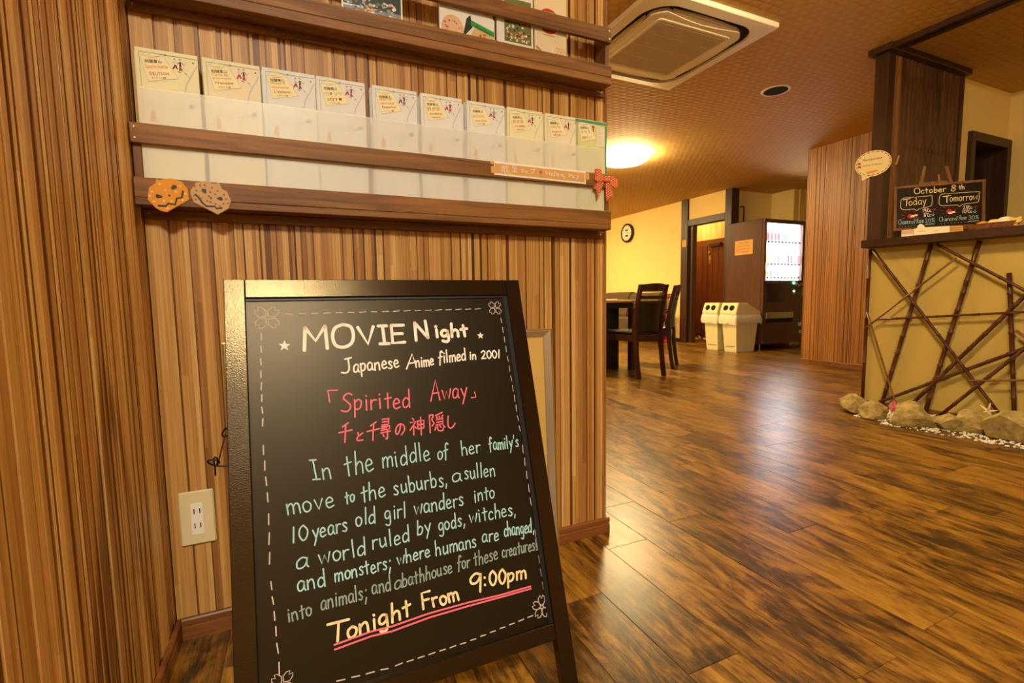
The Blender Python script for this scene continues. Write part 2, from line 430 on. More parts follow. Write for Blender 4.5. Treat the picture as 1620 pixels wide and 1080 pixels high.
box('trim_2', M['darkwood'], (DX-.02, 5.42, 0), (DX+.14, 5.545, CEIL), bev=.004, **S)
box('trim_3', M['darkwood'], (DX-.02, 5.545, 1.97), (DX+.12, 6.31, 2.075), bev=.004, **S)
box('trim_4', M['darkwood'], (DX+.02, 6.24, 0), (DX+.12, 6.31, 1.97), bev=.003, **S)
# vestibule with the wash room door
box('wall_vestibule', M['curtain'], (7.2, 5.54, 0), (7.3, 7.6, CEIL), **S)
box('wall_vestibule_side', M['cream'], (DX+.12, 7.5, 0), (7.2, 7.6, CEIL), **S)
box('wall_niche', M['cream'], (DX+.14, 5.52, 0), (7.2, 5.60, CEIL), **S)
box('wall_niche_side', M['cream'], (7.13, 5.13, 0), (7.25, 5.52, CEIL), **S)
box('wall_niche_end', M['cream'], (7.25, 5.12, 0), (7.9, 5.22, CEIL), **S)
box('wall_column_far', M['cream'], (7.8, 3.7, 0), (7.9, 5.12, CEIL), **S)
d1 = box('door_1', M['door'], (7.15, 6.40, 0), (7.2, 7.16, 1.84), **S)
for i in range(5):
    box('panel_board', M['door'], (7.140, 6.46+i*.128, .06), (7.15, 6.46+i*.128+.118, 1.74), d1, bev=.003)
box('door_closer', M['darkwood'], (7.08, 6.50, 1.70), (7.14, 6.75, 1.76), d1, bev=.004)
m = MB(); m.lathe([(.001, -.03), (.022, -.02), (.026, 0), (.02, .02), (.001, .026)], (7.13, 6.78, 1.60), 12)
m.prism([(6.765, 1.555), (6.795, 1.555), (6.81, 1.47), (6.75, 1.47)], 0, 7.134, 7.139); m.box(7.134, 6.765, 1.39, 7.139, 6.775, 1.47); m.box(7.134, 6.785, 1.39, 7.139, 6.795, 1.47)
m.build('toilet_pictogram', M['gold'], d1)
# --- block of cladding beside the reception
wc = box('wall_column', M['clad_back'], (CX+.004, 2.12, 0), (7.8, 3.724, CEIL), **S)
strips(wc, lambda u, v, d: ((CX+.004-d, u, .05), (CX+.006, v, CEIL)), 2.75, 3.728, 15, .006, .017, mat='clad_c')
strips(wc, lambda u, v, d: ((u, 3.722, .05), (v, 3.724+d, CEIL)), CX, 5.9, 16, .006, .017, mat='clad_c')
skirt('baseboard_column', (CX, 2.12), (CX, 3.728), (-1, 0), h=.05)
# --- reception back wall with a doorway
RY = 2.06
box('wall_reception', M['cream'], (4.84, RY, 2.03), (5.47, RY+.06, CEIL), **S)
box('wall_reception_left', M['cream'], (4.60, RY, 0), (4.84, RY+.06, CEIL), **S)
box('wall_reception_side', M['cream'], (5.47, -4.6, 0), (5.57, RY+.06, CEIL), **S)
d2 = MB()
d2.box(4.84, RY-.03, 0, 4.90, RY+.10, 2.04, bev=.003); d2.box(5.41, RY-.03, 0, 5.468, RY+.10, 2.04, bev=.003); d2.box(4.90, RY-.03, 1.97, 5.41, RY+.10, 2.04, bev=.003)
d2 = d2.build('door_2', M['darkwood'], **S)
box('door_leaf', M['door'], (4.93, RY+.30, 0), (5.26, RY+.34, 1.82), d2, bev=.004)
m = MB(); m.box(4.80, RY+.55, 0, 5.384, RY+.57, 2.4); m.box(4.78, RY+.10, 0, 4.80, RY+.57, 2.4)
m.build('inner_panelling', M['darkwood'], d2)
box('notice_card', M['vendglass'], (5.22, RY+.285, 1.38), (5.31, RY+.30, 1.50), d2)
# ceiling rail (partition track)
def tagged_box(name, mat, a, b, label, cat, bev=.0, group=None):
    return box(name, mat, a, b, bev=bev, label=label, cat=cat, group=group)
rl = empty('ceiling_track', (3.64, 1.9, CEIL), 'dark wooden partition track running across the ceiling above the counter', 'track')
box('rail', M['darkwood'], (3.625, -2.6, CEIL-.035), (3.665, 1.97, CEIL), rl, bev=.003)
box('rail', M['darkwood'], (3.685, -2.6, CEIL-.035), (3.725, 1.97, CEIL), rl, bev=.003)
box('groove_board', M['darkwood'], (3.665, -2.6, CEIL-.012), (3.685, 1.97, CEIL), rl)

# ------------------------------------------------------------------ ceiling fixtures
seen = ['round glowing ceiling lamp beside the free end of the striped wall', 'round ceiling lamp behind the camera near the left striped wall',
        'round ceiling lamp over the open floor in front of the counter', 'whitish round ceiling lamp added far behind the camera for a cool sheen', 'round ceiling lamp hidden over the far dining tables on the left',
        'round ceiling lamp over the far end of the dining room', 'round ceiling lamp over the reception desk', 'small ceiling lamp added to light the vestibule before the washroom door']
for (x, y, R_, st, c), lb in zip(LAMPS, seen):
    e = empty('ceiling_lamp', (x, y, CEIL), lb, 'lamp', 'round ceiling lamps')
    MB().lathe([(R_*.90, CEIL), (R_*.90, CEIL-.018)], (x, y, 0), 40).build('rim', M['lampw'], e, smooth=True)
    mt = plain('lamp_glow', 'fff4dc', .5, emit=st, ecol=c)
    MB().lathe([(R_*.93, CEIL-.018), (R_*1.0, CEIL-.024), (R_*1.0, CEIL-.045), (R_*.96, CEIL-.060), (R_*.8, CEIL-.085), (R_*.5, CEIL-.105), (R_*.2, CEIL-.112), (.002, CEIL-.113)], (x, y, 0), 40).build('diffuser', mt, e, smooth=True)
sp = empty('ceiling_speaker', (3.58, 2.77, CEIL), 'round dark ceiling speaker with a pale rim', 'speaker')
MB().lathe([(.088, CEIL), (.088, CEIL-.006), (.100, CEIL-.008), (.106, CEIL-.003), (.106, CEIL)], (3.58, 2.765, 0), 36).build('rim', M['plate'], sp, smooth=True)
MB().lathe([(.0885, CEIL-.001), (.0885, CEIL-.0055), (.002, CEIL-.007)], (3.58, 2.765, 0), 36).build('speaker_grille', M['dark_slot'], sp)

# air conditioner cassette
ac = empty('air_conditioner', (2.266, 2.57, CEIL), 'white square four-way ceiling cassette air conditioner', 'air conditioner')
def rsq(h, r, n=8, c=(2.266, 2.57), sag=0.0):
    pts = []
    for qx, qy, a0 in ((1, 1, 0), (-1, 1, PI/2), (-1, -1, PI), (1, -1, 3*PI/2)):
        for i in range(n+1):
            a = a0+PI/2*i/n; pts.append((c[0]+qx*(h-r)+r*math.cos(a), c[1]+qy*(h-r)+r*math.sin(a)))
    return pts
z = CEIL
m = MB(); o_ = rsq(.470, .012); i_ = rsq(.404, .17)
def ring(m, A, B, z0, z1):
    a = [m.bm.verts.new((*p, z0)) for p in A]; b = [m.bm.verts.new((*p, z1)) for p in B]; n = len(A)
    for k in range(n): m.bm.faces.new((a[k], a[(k+1) % n], b[(k+1) % n], b[k]))
ring(m, o_, o_, z, z-.022); ring(m, o_, rsq(.466, .012), z-.022, z-.027); ring(m, rsq(.466, .012), i_, z-.027, z-.032); ring(m, i_, i_, z-.032, z-.012)
m.build('outer_panel', M['white_pl'], ac)
MB().prism(rsq(.405, .17), 2, z-.012, z-.004).build('air_slot', M['dark_slot'], ac)
m = MB(); a_ = rsq(.372, .14)
a_ = [(x, y) for x, y in a_]
# the lid waists in beside every flap
lid = []
for x, y in [(2.266+.366*math.copysign(min(1, abs(math.cos(t))**.42), math.cos(t)), 2.57+.366*math.copysign(min(1, abs(math.sin(t))**.42), math.sin(t))) for t in [2*PI*k/96 for k in range(96)]]:
    dx, dy = x-2.266, y-2.57
    if abs(dy) < .27 and abs(dx) > .28: dx = math.copysign(abs(dx)-.052*math.cos(dy/.27*PI/2)**.7, dx)
    if abs(dx) < .27 and abs(dy) > .28: dy = math.copysign(abs(dy)-.052*math.cos(dx/.27*PI/2)**.7, dy)
    lid.append((2.266+dx, 2.57+dy))
m.prism(lid, 2, z-.034, z-.012).build('lid', M['white_pl'], ac)
for ang in range(4):
    m = MB(); pts = []
    for i in range(13): t = -1+2*i/12; pts.append((t*.245, .322+.045*math.cos(t*PI/2)**.7*0+.0))
    pts = [(t*.245, .368-.014*t*t) for t in [-1+2*i/12 for i in range(13)]] + [(t*.245, .358-.042*math.cos(t*PI/2)**.7) for t in [1-2*i/12 for i in range(13)]]
    m.prism(pts, 2, -.030, -.014, M=Matrix.Translation((2.266, 2.57, z)) @ Matrix.Rotation(ang*PI/2, 4, 'Z'))
    m.build('air_flap', M['white_pl'], ac)
g = MB(); ring(g, rsq(.285, .03), rsq(.280, .03), z-.034, z-.038); ring(g, rsq(.280, .03), rsq(.262, .02), z-.038, z-.036)
g.build('lid_ridge', M['white_pl'], ac)
for k in range(4):
    gx0, gx1 = 2.266-.255, 2.266+.255; gy = 2.57-.255+k*.1295
    gp = box('intake_grille', M['grille'], (gx0, gy, z-.0365), (gx1, gy+.1215, z-.034), ac)
    m = MB()
    for j in range(8): m.box(gx0+.002, gy+.006+j*.0145, z-.0385, gx1-.002, gy+.009+j*.0145, z-.0365)
    for j in range(32): m.box(gx0+.006+j*.016, gy+.002, z-.0382, gx0+.0085+j*.016, gy+.119, z-.0366)
    m.build('grille_mesh', M['grille'], gp, kind='stuff')
# ------------------------------------------------------------------ handwriting: a single-stroke alphabet
G = {}
def gl(ch, adv, *strokes): G[ch] = (adv, [(s_[0] == '~', [tuple(float(v) for v in p.split(',')) for p in s_.lstrip('~').split()]) for s_ in strokes])
gl('M', 9, '0.3,0 0.6,9.6', '0.6,9.6 4.4,3.6 8,9.8', '8,9.8 8.7,0')
gl('O', 8, '~4,10 1,8.6 0,5 1,1.2 4,0 7,1.4 8,5 7,8.8 4,10')
gl('V', 7, '0,9.5 3.6,0.2 6.8,9.8')
gl('I', 4, '0.2,10 4,10', '2.1,10 2.1,0', '0,0 4.2,0')
gl('|', 2, '0.7,5.8 1,0')
gl('E', 6, '0.4,10 0.4,0 6,0.3', '0.4,10 6,10', '0.4,5.2 5.2,5.2')
gl('N', 6.5, '0,0 0.3,10', '0.3,10 6,0.4', '6,0.4 5.6,10.2')
gl('J', 6, '2.4,10 6,10.3', '~4.2,10 4.4,2.5 2.8,0 0,0.8')
gl('A', 6.5, '0,0 3,10 6.2,0', '1,3.6 5.4,3.6')
gl('S', 6, '~6,9 4,10 1.6,8.8 1.2,7 3.5,5.2 5.4,3 4.6,0.8 2.5,0 0,0.8')
gl('T', 6.5, '0,9.6 7,10.2', '3.6,9.8 3.2,0')
gl('F', 5.5, '0.3,0 0.4,10 6,10.2', '0.4,5.2 4.6,5.4')
gl('C', 7, '~6.4,8.4 4.6,10 1.6,9 0.2,5.4 1.2,1.4 4,0 6.8,1.8')
gl('R', 6, '0.4,0 0.5,10', '~0.5,9.6 4,9.8 5.2,7.6 4,5.6 0.6,5', '2,5 6,0')
gl('P', 6, '0.4,0 0.5,10', '~0.5,9.6 4,9.8 5.4,7.4 4,5.2 0.6,4.8')
gl('W', 9, '0,9.6 2,0.2 4.4,8 6.6,0.2 9,9.8')
gl('a', 5, '~4.4,4.8 2.4,5.8 0.4,4 0.5,1 2,0.1 3.8,1.4 4.5,4.8', '~4.5,5 4.4,1.4 5.2,0')
gl('b', 5, '0.4,10 0.5,0', '~0.5,3.6 2.4,5.6 4.4,4 4,1 2.2,0 0.5,0.8')
gl('c', 4, '~3.8,4.6 2.2,5.6 0.4,3.8 0.6,1 2.4,0 4,0.8')
gl('d', 5.2, '~4.2,4.2 2.4,5.6 0.4,3.8 0.6,0.8 2.4,0.2 4.2,1.8', '4.2,10.4 4.6,0')
gl('e', 4.6, '~0.4,2.7 3.8,3.3 3.4,5 2,5.6 0.4,4 0.4,1.4 1.8,0 4.4,0.9')
gl('f', 4.4, '~4.4,9 3.4,10.3 2,9 1.9,4 1.6,-1.4', '0,5 4,5.6')
gl('g', 5, '~4.2,4.8 2.2,5.6 0.4,4 0.6,1.4 2.4,0.8 4,2.4 4.2,5', '~4.2,5 4.4,-1.6 3,-3.6 0.6,-2.8')
gl('h', 5, '0.4,10.4 0.4,0', '~0.4,3.4 2.2,5.4 4,4.4 4.4,0')
gl('i', 2, '0.8,5.6 1,0', '0.7,8 0.9,7.6')
gl('!', 2, '1,9 0.8,2.4', '0.8,0.4 0.8,0')
gl('k', 5, '0.4,10 0.5,0', '4,5.6 0.6,2.6', '1.6,3.4 4.6,0')
gl('l', 2, '0.8,10.2 1,0')
gl('m', 7.4, '0.3,5.4 0.4,0', '~0.4,3.6 2,5.4 3.4,4.6 3.5,0', '~3.5,3.6 5.2,5.4 6.6,4.4 7,0')
gl('n', 5, '0.3,5.4 0.4,0', '~0.4,3.6 2.4,5.5 4,4.6 4.5,0')
gl('o', 4.8, '~2.4,5.6 0.6,4.6 0.2,2.6 1,0.5 2.6,0 4.2,1.4 4.4,4 2.4,5.6')
gl('p', 5, '0.4,5.6 0.6,-3.8', '~0.5,4 2.6,5.6 4.4,4.2 3.8,1.2 2,0.2 0.6,1')
gl('r', 3.8, '0.4,5.4 0.5,0', '~0.5,3.4 1.8,5.2 3.8,5.2')
gl('s', 4, '~3.6,4.8 2,5.7 0.6,4.6 2,3.1 3.4,1.6 2.4,0.1 0.2,0.6')
gl('t', 4.2, '2,8.6 2.2,0', '0.1,5.4 4.2,6')
gl('u', 5, '~0.3,5.4 0.4,1.4 1.8,0 3.8,1.6', '4,5.5 4.4,0')
gl('v', 4.6, '0,5.4 2.2,0 4.4,5.6')
gl('w', 6.6, '0,5.2 1.6,0 3.3,4.6 5,0 6.6,5.8')
gl('y', 4.8, '0.2,5.4 2.4,1', '4.8,5.8 1.2,-3.8')
gl('0', 5, '~2.5,9.6 0.6,7.6 0.3,3.4 2.2,0 4.2,1.6 4.8,6 2.5,9.6')
gl('1', 2.2, '1.2,9.8 0.8,0')
gl('2', 5, '~0.4,7.8 2.4,9.8 4.4,8 3.2,4.4 0.3,0.3', '0.3,0.3 5,0.6')
gl('3', 5, '~0.6,9 3,9.8 4.2,7.6 1.8,5.4', '~1.8,5.4 4.6,4 3.6,0.4 0.4,0.6')
gl('4', 5, '3.2,9.8 0.2,3.2 5,3.4', '3.6,6 3.6,0')
gl('5', 5, '4.6,9.8 1.2,9.6 0.8,5.6', '~0.8,5.6 3.6,5.8 4.6,3 2.8,0.2 0.2,0.8')
gl('8', 5.4, '~4.4,8.6 2.6,9.9 1,8.2 2.4,5.6 4.6,3 2.8,0 0.5,2 2.4,5 4.6,7.4 4.4,8.6')
gl('9', 5.4, '~4.6,8.4 2.6,9.8 0.6,7.8 1.2,5 3.4,4.8 4.8,8', '4.8,8.6 4.8,-1')
gl('%', 6, '~1.6,9.6 0.4,8 1.6,6.4 2.6,8 1.6,9.6', '5.4,10 0.8,0', '~4.8,3.4 3.6,1.8 4.8,0.2 6,1.8 4.8,3.4')
gl('*', 5.4, '~0.8,9.8 0.2,9 0.8,8.2 1.4,9 0.8,9.8', '~5.2,7.6 3.6,8.8 2,6 2.2,1.6 4,0.2 5.6,1.4')
gl('.', 2, '0.8,0.4 1.1,0'); gl(',', 2.2, '1.2,1 0.4,-1.6'); gl(';', 2.4, '1.4,6 1.2,5.4', '1.4,1 0.2,-3')
gl(':', 2.8, '1.2,6.2 1.4,5.8', '1.2,1.4 1.4,1'); gl("'", 1.6, '1,10 0.4,7.4'); gl(' ', 3)
# Japanese characters in a 10 x 10 box
J = {
 'sen': ['7,9.6 3,7.8', '0.5,5 9.6,5.8', '5.2,8.4 4.8,0'],
 'to': ['2.6,9 3.6,5.4', '~8.4,8.2 3.2,4.8 1.6,2.4 3,0.6 8.6,0.8'],
 'hiro': ['1.6,9.8 8,10', '8,10 7.6,7.2 1.4,7', '2,8.5 7.4,8.6', '1.2,6.2 4.2,6.4', '1.2,5.4 4.2,5.6', '0.6,4.4 4.6,4.7', '5.6,6.3 9,6.4 8.6,4.8 5.6,4.6 5.6,6.3', '0.4,3.2 9.6,3.7', '~6.8,4.4 6.9,1 6.4,0 5.4,0.4', '2.6,2.4 3.6,1.4'],
 'no': ['~5.4,8.8 4.6,4.4 2.4,1.2 0.8,3.2 1.8,7 5,9 8.4,7.4 9,3.8 6.2,0.6'],
 'kami': ['2,9.8 3,8.6', '0.6,7.4 4.2,7.8 0.4,3', '2.6,5.6 2.7,0', '3,5 4.4,3.8', '5.2,7.8 5.5,3', '5.2,7.8 9.4,8 9.2,3.4', '5.5,3.2 9.2,3.4', '5.4,5.6 9.2,5.8', '7.3,9.9 7.5,-0.6'],
 'kaku': ['0.8,9.4 1,0', '~0.8,9.2 3.2,9.2 2.2,6.8 3.4,4.8 2.2,3.4', '8.6,10 4.6,8.8', '5,8.2 5.4,7.2', '6.6,8.2 6.8,7.2', '8.8,8.4 8.2,7.2', '4.8,6.4 8.8,6.6 8.6,3.8 4.6,3.6', '5,5 8.6,5.1', '4.4,2.6 3.8,1', '~5.4,2.8 5.8,0.6 8.4,0.2 8.8,1.6', '6.8,3 7.4,2', '8.8,3 9.8,1.8'],
 'shi': ['~2.6,9.8 2.2,3 3.6,0.4 6.4,0.6 9,3.6'],
 'san': ['0.2,8 5,8.2', '1.6,9.6 1.6,6.4', '3.6,9.8 3.6,6.4', '0,6.3 5.2,6.5', '1,5 1,0.2', '1,5 4.4,5.1 4.4,0.2', '1,3.4 4.3,3.5', '1,2 4.3,2', '6.8,9.8 5.4,6', '6.4,7.8 9.8,8', '8.6,7.8 7.6,3.4 5.2,0', '6.4,5.6 9.8,0'],
 'saku': ['2,10 0.8,8', '1.6,9 4.4,9', '6.4,10 5.2,8', '6,9 9.2,9', '0.4,7 9.6,7.2', '2,5.6 2,3.6', '2,5.6 8,5.8 8,3.8', '5,8 5,0', '4.8,4 0.6,0.8', '5.2,4 9.6,0.8'],
 'ma': ['~0.6,8.8 8.8,9 7,6 4.4,4', '3,5.4 6.4,1.8'],
 'tsu': ['1.6,5.4 2.4,3.6', '4.2,5.8 4.8,4', '~8,5.8 7,2.6 3.6,0.4'],
 'pu': ['~0.8,8 7.4,8.2 6,3.4 2,0.2', '~9,10 8,9.2 8.8,8.2 9.8,9.2 9,10'],
}
def ribbon(m, pts, r, frame, lift=.0):
    """flat rounded stroke of half width r through plane points pts; frame(u,v,h) -> 3-D"""
    P = [Vector((p[0], p[1])) for p in pts]
    rr = .00045
    n = len(P)
    if n == 1: P = [P[0], P[0]+Vector((r*.2, 0))]; n = 2
    L, R = [], []
    for i in range(n):
        a = P[max(i-1, 0)]; b = P[min(i+1, n-1)]; d = (b-a)
        d = d.normalized() if d.length > 1e-9 else Vector((1, 0)); q = Vector((-d.y, d.x))*r
        L.append(P[i]+q); R.append(P[i]-q)
    d0 = (P[0]-P[1]).normalized(); d1 = (P[-1]-P[-2]).normalized()
    s0 = [P[0]+Vector((d0.x*math.cos(t)-d0.y*math.sin(t), d0.x*math.sin(t)+d0.y*math.cos(t)))*r for t in (.9, 0, -.9)]
    s1 = [P[-1]+Vector((d1.x*math.cos(t)-d1.y*math.sin(t), d1.x*math.sin(t)+d1.y*math.cos(t)))*r for t in (.9, 0, -.9)]
    V = lambda p: m.bm.verts.new(frame(p.x, p.y, rr+lift))
    l = [V(p) for p in L]; q = [V(p) for p in R]
    for i in range(n-1):
        m.bm.faces.new((l[i], q[i], q[i+1], l[i+1]))
    c = [V(p) for p in s0]; e = [V(p) for p in s1]
    m.bm.faces.new((l[0], *[c[2], c[1], c[0]], q[0])) if False else m.bm.faces.new((q[0], c[0], c[1], c[2], l[0]))
    m.bm.faces.new((l[-1], e[0], e[1], e[2], q[-1]))
WR = random.Random(77)
def write(m, text, p0, p1, ptop, r, frame, jit=.25):
    """p0 baseline start, p1 baseline end, ptop = cap height point above p0, all in plane units"""
    p0, p1, pt = Vector(p0), Vector(p1), Vector(ptop)
    gap = 1.5; total = sum(G[c][0]+gap for c in text)-gap
    ex = (p1-p0)/total; ey = (pt-p0)/10; x = 0
    for c in text:
        adv, st = G[c]
        jx, jy, js = WR.uniform(-jit, jit), WR.uniform(-jit, jit)*1.6, WR.uniform(-.05, .05)
        for sm, pts in st:
            q = [p0+ex*(x+px+jx+js*py)+ey*(py+jy) for px, py in pts]
            if sm: q = [v.to_2d() for v in smoothed([v.to_3d() for v in q], 4)]
            ribbon(m, q, r, frame)
        x += adv+gap
def write_box(m, key, quad, r, frame):
    """Japanese character in a box given by lower-left, lower-right, upper-left plane points"""
    a, b, c = map(Vector, quad)
    for s_ in J[key]:
        sm = s_[0] == '~'; pts = [tuple(float(v) for v in p.split(',')) for p in s_.lstrip('~').split()]
        q = [a+(b-a)*(px/10)+(c-a)*(py/10) for px, py in pts]
        if sm: q = [v.to_2d() for v in smoothed([v.to_3d() for v in q], 4)]
        ribbon(m, q, r, frame)
def blot(m, c, r, frame, n=10, star=0.0, rot=0.0, sq=1.0):
    c = Vector(c); vs = []
    for k in range(n):
        a = 2*PI*k/n+rot; q = r*(star if (star and k % 2) else 1)
        vs.append(m.bm.verts.new(frame(c.x+q*math.cos(a)*sq, c.y+q*math.sin(a), .0005)))
    if star:
        cc = m.bm.verts.new(frame(c.x, c.y, .0005))
        for k in range(n): m.bm.faces.new((cc, vs[k], vs[(k+1) % n]))
    else: m.bm.faces.new(vs)
def poly(m, pts, frame, h=.0004):
    m.bm.faces.new([m.bm.verts.new(frame(p[0], p[1], h)) for p in pts])
def tmesh(body, size, extr=0.0):
    """printed text as a flat mesh, left-aligned on its baseline (built-in font)"""
    cu = bpy.data.curves.new('t', 'FONT'); cu.body = body; cu.size = size; cu.resolution_u = 2; cu.extrude = extr
    o = bpy.data.objects.new('t', cu); COL.objects.link(o)
    dg = bpy.context.evaluated_depsgraph_get(); dg.update()
    me = bpy.data.meshes.new_from_object(o.evaluated_get(dg)); bpy.data.objects.remove(o, do_unlink=True); bpy.data.curves.remove(cu)
    return me
def printed(m, body, frame, x, y, w_, h, h0=.0008, rot=0.0):
    """add printed text to m scaled into a box w_ x h with its lower left at x,y"""
    me = tmesh(body, 1.0)
    if not len(me.vertices): return
    xs = [v.co.x for v in me.vertices]; ys = [v.co.y for v in me.vertices]
    ax, ay = min(xs), min(ys); sx = w_/max(1e-6, max(xs)-ax); sy = h/max(1e-6, max(ys)-ay)
    cr, sr = math.cos(rot), math.sin(rot)
    vs = []
    for v in me.vertices:
        a, b = (v.co.x-ax)*sx, (v.co.y-ay)*sy
        vs.append(m.bm.verts.new(frame(x+a*cr-b*sr, y+a*sr+b*cr, h0)))
    for p in me.polygons:
        try: m.bm.faces.new([vs[i] for i in p.vertices])
        except Exception: pass
    bpy.data.meshes.remove(me)
# ------------------------------------------------------------------ the two wall racks
def rack(zs, label, upper):
    zb0, zb1, za1, zs0, zs1, zk0, zk1 = zs
    e = empty('wall_rack', (XL, YA, zb0), label, 'rack', 'brown wooden pamphlet racks')
    x0, x1 = -.292, .903
    box('back_batten', M['rack'], (x0, 1.304, zk0), (.914, YA-.0006, zk1), e, bev=.001)
    box('bottom_board', M['rack'], (x0, 1.250, zb0), (x1, 1.3035, zb1), e, bev=.001)
    box('front_apron', M['rack'], (x0, 1.250, zb1+.0006), (x1, 1.2615, za1), e, bev=.001)
    box('front_slat', M['rack'], (x0, 1.250, zs0), (x1, 1.2615, zs1), e, bev=.001)
    box('side_post', M['rackz'], (x0, 1.262, zb1+.0006), (-.277, 1.3155, zs1), e, bev=.001)
    box('side_post', M['rackz'], (.888, 1.262, zb1+.0006), (x1, 1.3155, zs1), e, bev=.001)
    pts = [(-.2835, 1.2495, zs1-.009), (-.2835, 1.2495, zs0+.009), (.894, 1.2495, zs1-.009), (.894, 1.2495, zs0+.009),
           (-.282, 1.3035, zk0+.012), (.901, 1.3035, zk0+.012)]
    for p in pts:
        MB().lathe([(.0028, .0006), (.0028, -.0004), (.0016, -.0010), (.0003, -.0010)], p, 10, axis=1).build('screw', M['screw'], e)
    return e
low = rack((1.007, 1.022, 1.063, 1.133, 1.173, .986, 1.0065), 'lower brown wooden rack on the striped wall holding ten stacks of tourist maps', False)
box('plastic_sheet', M['frost'], (-.276, 1.2628, 1.0235), (.885, 1.2640, 1.250), low)
up = rack((1.436, 1.457, 1.490, 1.556, 1.597, 1.421, 1.4355), 'upper brown wooden rack on the striped wall holding magazines', True)

# ------------------------------------------------------------------ pamphlets, ten stacks
STK = [(-.276, 'yel', 'Spazierkarte', None, 'DEUTSCH', 'ドイツ語', 'yellow German walking map lettered DEUTSCH, front of the leftmost stack'),
       (-.157, 'ivory', 'Carte de', 'promenade', 'Français', 'フランス語', 'ivory French walking map lettered Français, front of the second stack from the corner'),
       (-.042, 'blue', 'Mappa di', 'escursione', "L'italiano", 'イタリア語', "bluish Italian walking map lettered L'italiano, front of its stack"),
       (.072, 'grey', 'מפת טיול', None, 'עברית', 'ヘブライ語', 'pale grey Hebrew walking map with faint title, front of its stack'),
       (.200, 'grey', 'Mapa de', 'caminatas', 'Español', 'スペイン語', 'pale grey Spanish walking map lettered Español, front of its stack'),
       (.321, 'grey', '散歩図', None, '中文(簡体字)', '中国語(簡体字)', 'pale grey simplified Chinese walking map with big orange title, front of its stack'),
       (.446, 'grey', 'แผนที่เดินเที่ยว', None, 'ภาษาไทย', 'タイ語', 'pale grey Thai walking map, front of the seventh stack from the corner'),
       (.564, 'yel', '散歩図', None, '中文(繁體字)', '中国語(繁体字)', 'yellowish traditional Chinese walking map, front of the eighth stack from the corner'),
       (.683, 'ivory', 'Walking Map', None, 'English', '英語', 'ivory English walking map with orange title, front of the ninth stack'),
       (.786, 'green', 'ぶらり', None, '散策マップ', None, 'green bordered Japanese strolling map, front of the stack at the free end')]
where = ['leftmost', 'second', 'third', 'fourth', 'fifth', 'sixth', 'seventh', 'eighth', 'ninth', 'rightmost']
PWD, PHT = .111, .3072
rp = random.Random(8)
cover_mesh = {}
